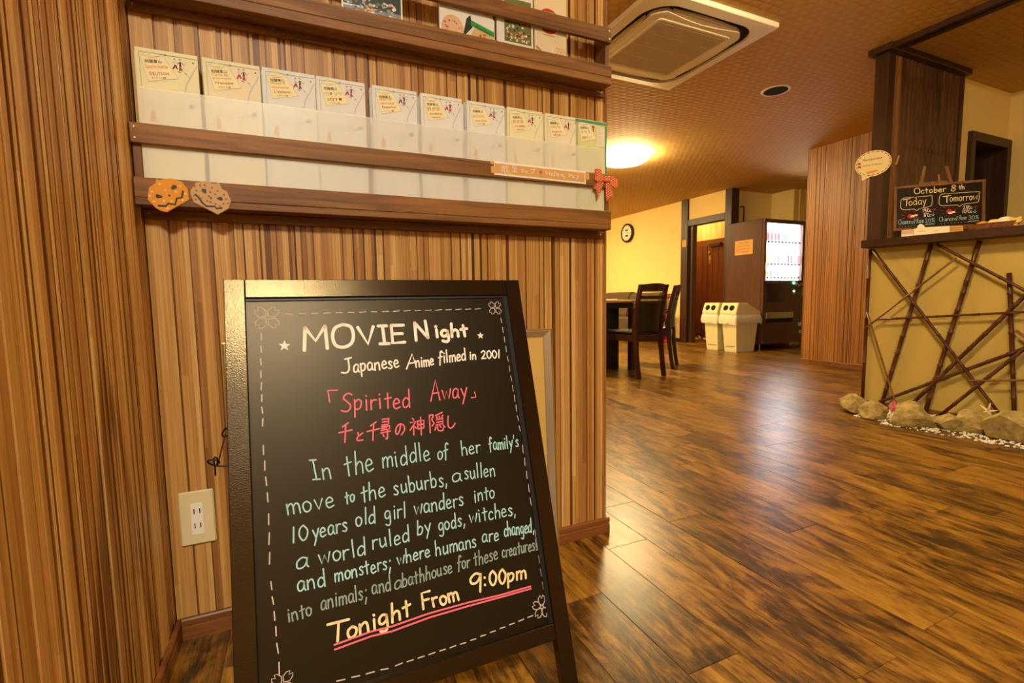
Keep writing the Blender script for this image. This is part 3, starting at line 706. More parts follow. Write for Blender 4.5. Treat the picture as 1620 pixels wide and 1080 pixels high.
for i, (x0, pc, o1, o2, r1, j1, lb) in enumerate(STK):
    zb = 1.0232
    nst = 7 if i < 9 else 4
    for k in range(nst):
        y = 1.2665+k*.0050
        key = pc
        if key not in cover_mesh:
            ob = MB().box(0, 0, 0, PWD, .0042, PHT, bev=.0006).build('pamphlet', M['pap_'+pc]); cover_mesh[key] = ob.data
        else:
            ob = bpy.data.objects.new('pamphlet', cover_mesh[key]); COL.objects.link(ob); OFF[ob.name] = Vector()
        dx = 0 if k == 0 else -rp.uniform(0, .0014)*k; dz = 0 if k == 0 else -rp.uniform(0, .0012)*k
        ob.location = (x0+dx, y, zb); ob.scale = (1, 1, 1+dz/PHT)
        tag(ob, lb if k == 0 else 'folded map stacked behind the front one in the %s stack of the lower rack' % where[i], 'pamphlet',
            'walking maps in the lower rack' if k == 0 else 'maps behind the front one in the %s stack' % where[i])
        if k: continue
        fr = lambda u, v, h: Vector((u, -h, v))
        m = MB(); tg = [(.024, .3035), (.0087, .288), (.0205, .2405), (.073, .254), (.050, .2945)]
        poly(m, tg, fr, .0003); m.build('title_tag', M['tag'], ob)
        m = MB()
        ribbon(m, [(.0075, .2985), (.109, .2985)], .0004, fr); ribbon(m, [(.0075, .2985), (.0085, .015)], .0003, fr)
        ribbon(m, [(.053+.0018*math.cos(a), .2985+.0018*math.sin(a)) for a in [2*PI*q/8 for q in range(9)]], .0005, fr)
        for a, b in zip(tg, tg[1:]+tg[:1]): ribbon(m, [a, b], .00018, fr, .0001)
        m.build('border_line', M['ink_g'], ob)
        m = MB(); printed(m, '飛騨高山', fr, .0165, .2765, .030, .0075, rot=.13); ribbon(m, [(.014, .2905), (.044, .2935)], .0002, fr, .0002); ribbon(m, [(.022, .288), (.038, .2895)], .0002, fr, .0002)
        m.build('lettering', M['ink'], ob)
        m = MB()
        if o2: printed(m, o1, fr, .0175, .2705, .030, .0058, rot=.13); printed(m, o2, fr, .0185, .2630, .036, .0058, rot=.13)
        else: printed(m, o1, fr, .0170, .2645, .040 if i < 4 else .034, .0095, rot=.13)
        if i == 9: m.build('lettering', M['ink_g'], ob)
        elif i == 3: m.build('lettering', M['ink_f'], ob)
        else: m.build('lettering', M['ink_o'], ob)
        m = MB(); printed(m, r1, fr, .0235, .2535 if j1 else .249, .034, .0062 if j1 else .0085, rot=.13)
        if j1: printed(m, j1, fr, .0280, .2465, .024, .0042, rot=.13)
        m.build('lettering', M['ink_o'] if i == 9 else M['ink_r'], ob)
        m = MB()                                     # two strolling figures
        if i < 9:
            poly(m, [(.0655, .2865), (.0705, .2885), (.0725, .2805), (.0675, .2800)], fr)
        m.build('figure_print', M['ink_l'], ob) if i < 9 else m.bm.free()
        if i < 9:
            m = MB(); poly(m, [(.0680, .2815), (.0715, .2820), (.0745, .2735), (.0715, .2735), (.0700, .2775), (.0660, .2715), (.0640, .2735)], fr); poly(m, [(.0765, .2780), (.0795, .2790), (.0825, .2715), (.0755, .2705)], fr)
            m.build('figure_print', M['ink_red'] if i % 2 else M['ink_r'], ob)
            m = MB(); poly(m, [(.0775, .2890), (.0800, .2890), (.0805, .2795), (.0765, .2790)], fr); ribbon(m, [(.0775, .288), (.0735, .284)], .0005, fr); ribbon(m, [(.080, .288), (.085, .284)], .0005, fr)
            for fx, fy in ((.0735, .269), (.0765, .268), (.0865, .2665)): ribbon(m, [(fx, fy), (fx+.0022, fy-.0006)], .0006, fr)
            poly(m, [(.100, .2915), (.1035, .293), (.103, .2905), (.1045, .2895), (.1015, .2895)], fr)
            m.build('figure_print', M['ink'], ob)
            m = MB(); blot(m, (.0688, .2915), .0021, fr); blot(m, (.0785, .2922), .0021, fr); m.build('figure_print', M['skin_ink'], ob)
            m = MB(); poly(m, [(.0665, .2922), (.0675, .2942), (.0702, .2942), (.0712, .2922), (.0688, .2932)], fr, .0006); poly(m, [(.0762, .2930), (.0772, .2950), (.0800, .2950), (.0810, .2930), (.0785, .2940)], fr, .0006)
            m.build('hair_print', M['hair_ink'], ob)
            m = MB(); ribbon(m, [(.1085, .285), (.088, .245), (.082, .22), (.062, .16), (.05, .12)], .0012, fr); ribbon(m, [(.088, .289), (.082, .272), (.094, .258)], .0005, fr); ribbon(m, [(.02, .2), (.06, .19), (.1, .2)], .0006, fr)
            for t_ in range(3): ribbon(m, [(.015, .19-.04*t_), (.05, .186-.04*t_), (.10, .195-.04*t_)], .0004, fr)
            m.build('map_print', M['ink_l'], ob)
            m = MB(); blot(m, (.024, .175), .004, fr); poly(m, [(.018, .16), (.030, .16), (.027, .182), (.021, .182)], fr); m.build('map_print', M['ink_o'], ob)
            m = MB(); blot(m, (.095, .2), .0045, fr, sq=1.3); blot(m, (.06, .12), .006, fr, sq=1.3); m.build('map_print', M['ink_g'], ob)
        else:
            m = MB(); m.box(.0, -.0004, PHT-.010, PWD, .0001, PHT-.002); m.box(PWD-.006, -.0004, .0, PWD, .0001, PHT-.010); m.build('border_print', M['ink_g'], ob)
            m = MB(); blot(m, (.062, .288), .0045, fr); poly(m, [(.060, .283), (.066, .283), (.064, .274), (.061, .274)], fr); m.build('figure_print', M['ink_red'], ob)
            m = MB(); poly(m, [(.075, .29), (.103, .29), (.103, .235), (.075, .235)], fr, .0003); m.build('text_panel', M['paper'], ob)
            m = MB()
            for q in range(9): ribbon(m, [(.078, .286-.0055*q), (.078+.020*(.6+.4*((q*7) % 3)/2), .286-.0055*q)], .0004, fr, .0003)
            m.build('lettering', M['ink_f'], ob)

# ------------------------------------------------------------------ magazines in the upper rack
def magazine(x0, x1, h, label, deco, mat, lean=0, th=.006, y=1.2665):
    o = MB().box(0, 0, 0, x1-x0, th, h, bev=.0006).build('magazine', mat); o.location = (x0, y, 1.4582)
    tag(o, label, 'magazine', 'magazines in the upper rack'); fr = lambda u, v, hh: Vector((u, -hh, v)); deco(o, fr, x1-x0, h); return o
C = {k: plain('cover_'+k, v, .35) for k, v in dict(white='e8e6e0', black='1c1c20', grass='6a7a44', leaf='2c9a4a', sky='7a9ac0', tan='d4a878', peach='e0b494', dark='2c3a34', cream='ead8b0', red='c23a34', pink='d87a80', stone='8a8478', olive='6a6a3a', soup='d8b880').items()}
def patches(o, fr, lst, name='cover_print', h=.0004):
    for i, (mt, pts) in enumerate(lst):
        m = MB()
        if len(pts) == 3 and not isinstance(pts[1], tuple): blot(m, pts[0], pts[1], lambda u, v, q: fr(u, v, h+i*.0001), 18, sq=pts[2])
        else: poly(m, pts, fr, h+i*.0001)
        m.build(name, C[mt] if mt in C else M[mt], o)
def rect(a, b, c, d): return [(a, b), (c, b), (c, d), (a, d)]
def speck(o, fr, u0, v0, u1, v1, mats, seed, n=26, r=.004):
    rr = random.Random(seed)
    for mt in mats:
        m = MB()
        for _ in range(n):
            c = (rr.uniform(u0, u1), rr.uniform(v0, v1)); q = r*rr.uniform(.4, 1); hh = .0008+rr.uniform(0, .0004)
            vs = [m.bm.verts.new(fr(c[0]+q*math.cos(a)*rr.uniform(.6, 1.2), c[1]+q*math.sin(a)*rr.uniform(.5, 1), hh)) for a in [2*PI*k/6 for k in range(6)]]
            m.bm.faces.new(vs)
        m.build('cover_print', C[mt], o, kind='stuff')
def mag1(o, fr, w_, h):
    patches(o, fr, [('stone', rect(.004, .0, w_-.004, .05)), ('dark', rect(.004, .05, w_-.004, h-.02)), ('white', rect(.004, .047, w_-.05, .051))])
    speck(o, fr, .01, .02, w_-.02, .075, ('white', 'sky', 'olive', 'tan'), 4, 30, .006)
magazine(.137, .282, .21, 'town guide magazine with a street scene photo, leftmost in the upper rack', mag1, C['white'])
def mag2(o, fr, w_, h):
    patches(o, fr, [('black', [(.03, .13), (.155, .09), (.155, .21), (.02, .21)]), ('white', [(.045, .118), (.09, .10), (.13, .075), (.15, .09), (.15, .2), (.045, .2)]), ('soup', ((.035, .047), .034, .9)), ('dark', [(.062, .03), (.074, .08), (.085, .09), (.09, .06)]),
                    ('soup', ((.118, .032), .034, 1.0)), ('peach', ((.035, .047), .027, 1.0)), ('leaf', [(.086, .078), (.152, .060), (.152, .047), (.086, .064)])])
    m = MB(); printed(m, 'Ramen', lambda u, v, q: fr(u, v, .0014), .098, .0605, .042, .008, rot=-.27); m.build('lettering', C['dark'], o)
    speck(o, fr, .012, .02, .055, .07, ('grass', 'pink', 'tan'), 6, 10, .004); speck(o, fr, .095, .01, .145, .05, ('grass', 'red', 'tan'), 7, 10, .004)
magazine(.377, .531, .23, 'food magazine with ramen bowls and a green label, in the upper rack', mag2, C['white'])
def mag3(o, fr, w_, h):
    patches(o, fr, [('grass', rect(.022, .045, w_-.006, h-.02)), ('pink', ((.045, .018), .020, 1.1)), ('grass', rect(.067, .002, w_-.006, .040)), ('white', ((.088, .02), .009, 1.0)), ('white', rect(.0, .040, w_, .0455))])
    speck(o, fr, .026, .05, w_-.012, .10, ('white', 'tan', 'peach', 'dark', 'olive', 'red'), 9, 14, .005)
magazine(.538, .648, .18, 'magazine with garden and dish photos between the ramen cover and the cream booklet', mag3, C['white'], th=.010)
def mag4(o, fr, w_, h):
    m = MB(); blot(m, (.045, .124), .034, fr, 32); m.build('red_disc', C['red'], o)
    m = MB(); printed(m, 'Gourmet', lambda u, v, q: fr(u, v, .0009), .016, .140, .062, .014); m.build('lettering', C['white'], o)
    m = MB(); printed(m, 'TAKAYAMA', lambda u, v, q: fr(u, v, .0010), .025, .084, .040, .0035); m.build('lettering', C['dark'], o)
    m = MB()
    for a in range(7):
        for b in range(4):
            cx, cy = .072+b*.010+(a % 2)*.005, .008+a*.0075
            if cx < w_-.006: ribbon(m, [(cx+.004*math.cos(t), cy+.004*math.sin(t)) for t in (0, .8, 1.57, 2.35, 3.14)], .0007, fr)
    m.build('wave_print', C['pink'], o)
    m = MB(); poly(m, [(.003, .003), (.045, .003), (.045, .02), (.03, .035), (.012, .05), (.003, .05)], fr); m.build('hill_print', C['soup'], o)
    m = MB(); ribbon(m, [(.003, .05), (.014, .044), (.026, .03), (.044, .018)], .0009, fr, .0004); ribbon(m, [(.012, .03), (.02, .02), (.04, .008)], .0006, fr, .0004); m.build('hill_print', C['dark'], o)
    m = MB(); poly(m, [(.052, .003), (.062, .003), (.062, .048), (.057, .058), (.052, .048)], fr); m.build('tower_print', C['white'], o)
magazine(.653, .757, .215, 'cream booklet with a red disc lettered Gourmet, rightmost in the upper rack', mag4, C['cream'])

# ------------------------------------------------------------------ paper decorations on the lower rack
def flat_from_px(pts, f, y, dy, name, mat, parent=None, px=True):
    """outline traced on the plane y, given its own thickness dy towards the room"""
    q = [on_plane(*f(*p), (0, y, 0), Vector((0, 1, 0))) for p in pts]
    return MB().prism([(v.x, v.z) for v in q], 1, y-dy, y).build(name, mat, parent)
f8 = lambda a, b: (220+a/10.125, 270+b/10.125)
def yfr(y): return lambda u, v, h: Vector((u, y-h, v))
def topl(p, f, y):
    v = on_plane(*f(*p), (0, y, 0), Vector((0, 1, 0))); return (v.x, v.z)
def pumpkin(lbl, mat, outline, flap, eyes, nose, mouth, prints, pm, star):
    c = on_plane(*f8(*outline[0]), (0, 1.249, 0), Vector((0, 1, 0)))
    e = empty('paper_pumpkin', c, lbl, 'origami', 'origami pumpkins on the lower rack')
    flat_from_px(outline, f8, 1.2495, .0014, 'folded_body', mat, e)
    flat_from_px(flap, f8, 1.2481, .0007, 'front_fold', mat, e)
    m = MB(); fr = yfr(1.2474)
    for g in eyes+[nose]: poly(m, [topl(p, f8, 1.2474) for p in g], fr, .0003)
    ribbon(m, [topl(p, f8, 1.2474) for p in mouth], .0019, fr)
    m.build('face_print', M['black'], e)
    m = MB()
    for p in prints:
        c_ = topl(p, f8, 1.2474)
        if star:
            for a in (0, PI/3, 2*PI/3): ribbon(m, [(c_[0]-.0022*math.cos(a+.3), c_[1]-.0022*math.sin(a+.3)), (c_[0]+.0022*math.cos(a+.3), c_[1]+.0022*math.sin(a+.3))], .0003, fr)
        else: blot(m, c_, .0024, fr, 10)
    m.build('pattern_print', pm, e)
pumpkin('orange origami jack-o-lantern face with pale dots at the left end of the lower rack', M['org'],
        [(280, 130), (330, 150), (400, 135), (520, 125), (690, 180), (780, 290), (800, 470), (450, 665), (370, 650), (270, 600), (140, 460), (160, 270), (265, 200)],
        [(280, 135), (330, 155), (400, 175), (510, 240), (600, 320), (680, 340), (760, 300), (790, 465), (450, 655), (370, 640), (280, 590), (150, 455), (170, 275), (268, 205)],
        [[(510, 270), (545, 222), (598, 240), (607, 272), (530, 312)], [(262, 400), (285, 370), (385, 410), (362, 436), (285, 440)]],
        [(465, 385), (495, 380), (510, 400), (480, 420)], [(315, 560), (430, 565), (465, 525), (580, 542), (605, 440), (688, 430), (702, 330)],
        [(330, 215), (210, 335), (420, 310), (590, 335), (660, 250), (240, 490), (400, 480), (520, 490), (700, 470), (460, 600), (170, 400), (740, 370)], M['dot'], False)
pumpkin('kraft paper origami jack-o-lantern face with small stars, right of the orange one', M['kraft'],
        [(820, 330), (905, 200), (1050, 165), (1130, 185), (1170, 205), (1240, 205), (1280, 188), (1305, 250), (1330, 290), (1410, 335), (1475, 490), (1430, 610), (1265, 705), (1060, 600), (880, 510), (835, 400)],
        [(830, 340), (960, 290), (1080, 275), (1170, 210), (1245, 210), (1278, 195), (1298, 250), (1322, 290), (1400, 340), (1465, 490), (1420, 605), (1265, 695), (1060, 592), (886, 503), (842, 400)],
        [[(995, 312), (1020, 285), (1078, 300), (1078, 362), (1040, 362)], [(1240, 440), (1280, 420), (1328, 420), (1345, 472), (1300, 482)]],
        [(1130, 430), (1160, 425), (1175, 445), (1150, 452)], [(905, 382), (950, 420), (1010, 510), (1080, 568), (1215, 572), (1240, 604), (1322, 600)],
        [(890, 245), (975, 235), (1050, 228), (920, 320), (880, 400), (910, 462), (1170, 275), (1260, 325), (1140, 345), (1220, 380), (1365, 385), (1090, 480), (1145, 500), (1225, 535), (1350, 530), (1430, 520), (1000, 440), (1395, 455), (1300, 570), (1120, 410)], M['starp'], True)
f4 = lambda a, b: (760+a/7.043, 230+b/7.043)
e = empty('ribbon_bow', on_plane(*f4(1400, 400), (0, 1.245, 0), Vector((0, 1, 0))), 'red-orange bow with cream dots tied at the free end of the lower rack', 'bow')
loops = [('loop', [(1275, 262), (1342, 262), (1352, 310), (1372, 338), (1378, 395), (1305, 410), (1270, 385)], 1.246), ('loop', [(1425, 362), (1470, 338), (1532, 388), (1528, 462), (1500, 482), (1440, 432)], 1.246),
         ('tail', [(1305, 405), (1376, 396), (1340, 500), (1302, 592), (1288, 492), (1250, 474)], 1.2485), ('tail', [(1393, 405), (1440, 410), (1462, 490), (1484, 580), (1440, 566), (1404, 626), (1394, 560)], 1.2485), ('knot', [(1366, 334), (1432, 356), (1444, 402), (1374, 400)], 1.243)]
for nme, pts, y in loops:
    o = flat_from_px(pts, f4, y, .0025, nme, M['bowred'], e)
    q = [topl(p, f4, y) for p in pts]; x0, x1 = min(p[0] for p in q), max(p[0] for p in q); z0, z1 = min(p[1] for p in q), max(p[1] for p in q)
    def inside(x, z):
        c_ = False
        for (ax, az), (bx, bz) in zip(q, q[1:]+q[:1]):
            if (az > z) != (bz > z) and x < (bx-ax)*(z-az)/(bz-az)+ax: c_ = not c_
        return c_
    m = MB(); n = 0; gx = x0+.002
    while gx < x1:
        gz = z0+.002+(.004 if int((gx-x0)/.0065) % 2 else 0)
        while gz < z1:
            if all(inside(gx+a, gz+b) for a, b in ((.0015, 0), (-.0015, 0), (0, .0015), (0, -.0015))): blot(m, (gx, gz), .0016, yfr(y-.0026), 8); n += 1
            gz += .008
        gx += .0065
    if n: m.build('dot_print', M['bowdot'], o)
    else: m.bm.free()
# laminated label on the front slat
e = empty('rack_label', on_plane(*f4(660, 300), (0, 1.25, 0), Vector((0, 1, 0))), 'long tan handwritten Walking Map label taped to the lower rack front slat', 'label')
yl = 1.2494
flat_from_px([(150, 172), (1172, 290), (1176, 432), (152, 326)], f4, yl, .0005, 'laminate', M['white_pl'], e)
flat_from_px([(162, 198), (1158, 306), (1160, 412), (162, 306)], f4, yl-.0005, .0003, 'tan_card', M['paper_t'], e)
FL = yfr(yl-.0009); T4 = lambda a, b: topl((a, b), f4, yl-.0009)
m = MB()
write_box(m, 'san', (T4(230, 300), T4(318, 308), T4(232, 218)), .00085, FL); write_box(m, 'saku', (T4(350, 306), T4(408, 312), T4(350, 222)), .00085, FL)
write_box(m, 'ma', (T4(450, 312), T4(484, 316), T4(450, 262)), .0010, FL); write_box(m, 'tsu', (T4(488, 306), T4(532, 310), T4(488, 262)), .0010, FL); write_box(m, 'pu', (T4(556, 314), T4(608, 318), T4(556, 256)), .0010, FL)
write(m, 'Walking', T4(732, 330), T4(946, 352), T4(730, 284), .0011, FL); write(m, 'Map', T4(985, 354), T4(1094, 366), T4(985, 308), .0011, FL)
m.build('lettering', M['chalk_w'], e)
m = MB()
for k in range(5):
    a = PI/2+2*PI*k/5; c_ = T4(672, 297); blot(m, (c_[0]+.0026*math.cos(a), c_[1]+.0026*math.sin(a)), .0023, FL, 10)
m.build('flower_print', C['pink'], e)
for q in ([(112, 178), (158, 184), (160, 212), (114, 206)], [(116, 228), (162, 234), (164, 310), (120, 304)], [(1166, 302), (1212, 308), (1214, 384), (1168, 378)]):
    flat_from_px(q, f4, yl-.0008, .0002, 'patterned_tape', M['paper_t'], e)

# ------------------------------------------------------------------ socket on the wall
e = empty('wall_socket', (-.236, YA, .293), 'ivory double wall socket low on the striped wall beside the blackboard sign', 'socket')
MB().box(-.272, 1.3085, .229, -.2005, 1.3155, .359, bev=.003).build('cover_plate', M['plate'], e)
MB().box(-.2485, 1.3072, .254, -.2235, 1.3090, .330, bev=.0008).build('socket_insert', M['white_pl'], e)
for zc in (.276, .311):
    for xc in (-.2415, -.2300):
        MB().box(xc-.0011, 1.3066, zc-.006, xc+.0011, 1.3078, zc+.006).build('slot', M['dark_slot'], e)
for zc in (.2365, .3515): MB().lathe([(.0022, .0), (.0022, -.0006), (.0003, -.0009)], (-.236, 1.3085, zc), 10, axis=1).build('screw', M['plate'], e)

# ------------------------------------------------------------------ picture frame leaning on the wall
e = empty('picture_frame', (.275, 1.27, .0), 'silver and gold picture frame leaning on the striped wall behind the blackboard sign', 'picture frame')
FM = Matrix.Translation((0, 1.262, .0)) @ Matrix.Rotation(math.radians(-3.0), 4, 'X')
x0, x1, zt = -.159, .710, .708
prof_w = .026
for nme, A_, B_ in (('frame_side', (x0, 0), (x0, zt)), ('frame_side', (x1, zt), (x1, 0)), ('frame_side', (x0, zt), (x1, zt)), ('frame_side', (x1, 0), (x0, 0))):
    A_, B_ = Vector(A_), Vector(B_); d = (B_-A_).normalized(); inn = Vector((d.y, -d.x))
    m = MB(); prof = [(0, 0), (0, .018), (.003, .019), (.0045, .0165), (.007, .0165), (.024, .006), (.026, .006), (.026, 0)]
    ra = [m.bm.verts.new((A_.x+(inn.x+d.x)*p, -q, A_.y+(inn.y+d.y)*p)) for p, q in prof]; rb = [m.bm.verts.new((B_.x+(inn.x-d.x)*p, -q, B_.y+(inn.y-d.y)*p)) for p, q in prof]
    for i in range(len(prof)):
        f_ = m.bm.faces.new((ra[i], rb[i], rb[(i+1) % 8], ra[(i+1) % 8])); f_.material_index = 1 if i in (0, 1, 2, 5) else 0
    bmesh.ops.transform(m.bm, matrix=FM, verts=m.bm.verts)
    m.build(nme, [M['silver'], M['gold']], e)
MB().box(x0+.02, -.0055, .02, x1-.02, -.001, zt-.02, M=FM).build('mount_board', M['mat_gold'], e)
# ------------------------------------------------------------------ the standing blackboard sign
TB = math.radians(17.6); sB, cB = math.sin(TB), math.cos(TB)
SM = Matrix(((1, 0, 0, 0), (0, -sB, -cB, 1.0), (0, -cB, sB, .842), (0, 0, 0, 1)))     # (u, v down the slope, h towards the reader)
sign = empty('blackboard_sign', (.176, .86, 0), 'large black A-frame chalkboard sign announcing MOVIE Night beside the striped wall', 'sign')
def sbox(name, mat, u0, v0, u1, v1, h0, h1, bev=.0012, parent=sign):
    return MB().box(u0, v0, h0, u1, v1, h1, bev=bev, M=SM).build(name, mat, parent)
VB = .842/cB
sbox('side_rail', M['bframe'], -.1145, .0, -.0815, VB-.004, -.022, 0); sbox('side_rail', M['bframe'], .4350, .0, .4680, VB-.004, -.022, 0)
sbox('cross_rail', M['bframex'], -.081, .0, .4345, .0350, -.021, -.0004); sbox('cross_rail', M['bframex'], -.081, .7140, .4345, .7440, -.021, -.0004)
board = sbox('board', M['slate'], -.0812, .034, .4348, .715, -.014, -.009, bev=0)
sbox('shade_strip', M['black'], -.081, .0350, .4345, .0395, -.009, -.0055, bev=0); sbox('shade_strip', M['black'], .4250, .0395, .4345, .7140, -.009, -.0055, bev=0)  # black strips stand in for the shade along the frame's inner edge
# rear legs
RA = math.atan2(.185, .80)
RM = Matrix.Translation((0, 1.022, .805)) @ Matrix.Rotation(RA, 4, 'X')
L_ = .805/math.cos(RA)
for u in (-.105, .430): MB().box(u, .0, -L_+.012, u+.028, .020, 0, bev=.001, M=RM).build('rear_leg', M['bframe'], sign)
for v in (-.20, -.62): MB().box(-.077, .002, v-.03, .430, .018, v, bev=.001, M=RM).build('rear_rail', M['bframex'], sign)
for u in (-.06, .39): MB().box(u, 1.0, .790, u+.03, 1.035, .8235, bev=.002).build('hinge', M['iron'], sign)
# hook stay at the left edge
hp = lambda x, y: on_plane(x, y, (0, .985, 0), Vector((0, 1, 0)))
hk = MB().tube(smoothed([hp(*p) for p in ((366, 737), (356, 737), (346, 737), (336, 735), (329, 731), (331, 728), (338, 727), (346, 729), (347, 733))], 3), .0016, 8).build('hook', M['iron'], sign, smooth=True)
MB().tube([hp(344, 737), hp(350, 712), hp(357, 686)], .0011, 6).build('stay_rod', M['iron'], hk, smooth=True)
MB().tube(smoothed([hp(*p) for p in ((341, 752), (340, 738), (338, 727), (341, 723), (344, 727), (343, 738))], 3), .0015, 8).build('pin', M['iron'], hk, smooth=True)
MB().tube(smoothed([hp(*p) for p in ((358, 676), (354, 681), (351, 687), (355, 691), (360, 689), (361, 682), (358, 676))], 3), .0014, 8).build('screw_eye', M['iron'], sign, smooth=True)
# writing on the board
HB = -.009
def BF(u, v, h): return SM @ Vector((u, -v, HB+h))                 # v is up here
OB = SM @ Vector((0, 0, HB)); NB = Vector((0, cB, -sB))
def bp(x, y):
    p = on_plane(x, y, OB, NB) - OB
    return (p.x, p.dot(Vector((0, sB, cB))))
c5 = lambda a, b: bp(350+a/4, 430+b/4); c6 = lambda a, b: bp(600+a/4, 430+b/4)
c7 = lambda a, b: bp(350+a/2.7, 680+b/2.7); c8 = lambda a, b: bp(620+a/2.7, 680+b/2.7)
def wr(txts, mat, r, name='lettering', jit=.25):
    m = MB()
    for t_, a, b, c in txts: write(m, t_, a, b, c, r, BF, jit)
    return m.build(name, mat, board)
wr([('MO', c5(525, 500), c5(838, 474), c5(515, 352)), ('VIE', c5(880, 460), c5(1162, 450), c5(872, 345)), ('N', c6(236, 437), c6(318, 424), c6(228, 325)),
    ('|ght', c6(355, 415), c6(562, 408), c6(348, 335))], M['chalk_w'], .0031)
wr([('J', c5(762, 640), c5(828, 628), c5(758, 553)), ('apanese', c5(835, 634), c5(1125, 604), c5(830, 548)), ('A', c6(175, 610), c6(240, 600), c6(176, 520)), ('nime', c6(232, 602), c6(346, 590), c6(230, 530)),
    ('filmed', c6(375, 580), c6(550, 554), c6(372, 505)), ('in', c6(573, 555), c6(612, 554), c6(573, 500)), ('2001', c6(645, 550), c6(765, 545), c6(642, 498))], M['chalk_w'], .0015)
m = MB(); blot(m, c5(400, 467), .0105, BF, 10, .42, .25); blot(m, c6(640, 403), .0082, BF, 10, .42, .25); blot(m, c6(357, 346), .0050, BF, 10, .45, .2); m.build('star', M['chalk_w'], board)
m = MB(); ribbon(m, [c5(735, 748), c5(675, 750), c5(686, 822)], .0013, BF); ribbon(m, [c6(603, 760), c6(611, 792), c6(583, 796)], .0013, BF)
write(m, 'Spirited', c5(758, 884), c5(1200, 854), c5(756, 768), .0014, BF, .3); write(m, 'A', c6(328, 822), c6(388, 814), c6(328, 690), .0014, BF); write(m, 'way', c6(400, 806), c6(555, 795), c6(398, 700), .0014, BF)
for key, a, b, c in (('sen', c5(738, 1082), c5(830, 1072), c5(740, 955)), ('to', c5(850, 1072), c5(904, 1066), c5(850, 1012)), ('sen', c5(918, 1070), c5(1004, 1060), c5(920, 950)), ('hiro', c5(1006, 1062), c5(1072, 1054), c5(1008, 932)),
                     ('no', c5(1098, 1040), c5(1166, 1030), c5(1098, 958)), ('kami', c6(192, 1034), c6(290, 1022), c6(190, 926)), ('kaku', c6(312, 1018), c6(418, 1002), c6(308, 900)), ('shi', c6(420, 992), c6(488, 984), c6(418, 912))):
    write_box(m, key, (a, b, c), .0013, BF)
m.build('lettering', M['chalk_p'], board)
B_ = M['chalk_b']
wr([('In', c7(393, 215), c7(472, 208), c7(380, 132)), ('the', c7(532, 200), c7(654, 174), c7(524, 105)), ('middle', c7(690, 165), c8(163, 126), c7(684, 86)), ('of', c8(195, 127), c8(242, 116), c8(192, 66)),
    ('her', c8(298, 108), c8(380, 96), c8(292, 48)), ("family's", c8(416, 88), c8(542, 72), c8(412, 34))], B_, .00125)
wr([('move', c7(282, 360), c7(482, 330), c7(274, 280)), ('to', c7(530, 318), c7(570, 304), c7(526, 262)), ('the', c7(598, 310), c7(702, 284), c7(592, 236)), ('suburbs,', c8(10, 276), c8(240, 236), c8(4, 206)),
    ('a', c8(258, 222), c8(297, 215), c8(254, 160)), ('sullen', c8(312, 212), c8(440, 194), c8(308, 150))], B_, .00125)
wr([('10', c7(302, 484), c7(370, 468), c7(302, 416)), ('years', c7(390, 464), c7(540, 430), c7(386, 394)), ('old', c7(576, 412), c7(660, 396), c7(574, 342)), ('girl', c7(700, 386), c7(790, 372), c7(698, 318)),
    ('wanders', c8(96, 360), c8(307, 322), c8(92, 292)), ('into', c8(352, 308), c8(439, 290), c8(350, 248))], B_, .00125)
wr([('a', c7(318, 600), c7(370, 586), c7(316, 522)), ('world', c7(418, 576), c7(620, 532), c7(414, 500)), ('ruled', c7(646, 510), c7(804, 476), c7(642, 440)), ('by', c8(108, 450), c8(166, 434), c8(106, 388)),
    ('gods,', c8(200, 430), c8(314, 408), c8(196, 368)), ('witches,', c8(332, 396), c8(532, 362), c8(328, 334))], B_, .00125)
wr([('and', c7(326, 692), c7(446, 668), c7(322, 618)), ('monsters;', c7(486, 648), c7(728, 590), c7(482, 584)), ('where', c7(752, 576), c8(164, 540), c7(748, 518)), ('humans', c8(188, 536), c8(361, 496), c8(184, 474)),
    ('are', c8(386, 482), c8(456, 468), c8(384, 424)), ('changed,', c8(480, 456), c8(608, 434), c8(478, 396))], B_, .00125)
wr([('into', c7(286, 822), c7(389, 790), c7(280, 758)), ('animals;', c7(426, 770), c7(624, 718), c7(424, 702)), ('and', c7(646, 700), c7(726, 682), c7(643, 634)), ('a', c7(738, 682), c7(770, 672), c7(738, 620)),
    ('bathhouse', c7(774, 672), c8(258, 606), c7(772, 612)), ('for', c8(280, 596), c8(334, 584), c8(278, 538)), ('these', c8(350, 580), c8(454, 550), c8(347, 520)), ('creatures!', c8(472, 546), c8(620, 510), c8(470, 490))], M['chalk_g'], .0012)
wr([('T', c7(455, 910), c7(540, 892), c7(452, 828)), ('onight', c7(538, 893), c7(812, 790), c7(536, 812)), ('From', c8(133, 765), c8(289, 726), c8(122, 698)), ('9', c8(326, 700), c8(382, 680), c8(324, 622)), (':00pm', c8(390, 668), c8(574, 634), c8(388, 604))], M['chalk_y'], .0021)
m = MB(); ribbon(m, [c7(483, 917), c7(640, 860), c8(0, 838), c8(160, 782), c8(330, 735), c8(460, 705), c8(592, 667)], .0015, BF); ribbon(m, [c7(485, 937), c7(640, 880), c8(0, 859), c8(160, 800), c8(330, 750), c8(470, 712), c8(594, 677)], .0015, BF)
m.build('underline', M['chalk_p'], board)
def dashes(m, a, b, n, r=.0008, duty=.55):
    a, b = Vector(a), Vector(b)
    for k in range(n):
        t0 = (k+.1)/n; t1 = t0+duty/n; q = WR.uniform(-.0006, .0006); ribbon(m, [a.lerp(b, t0)+Vector((q, q)), a.lerp(b, t1)-Vector((q, q))], r, BF)
m = MB()
dashes(m, c5(400, 268), c6(660, 233), 18)
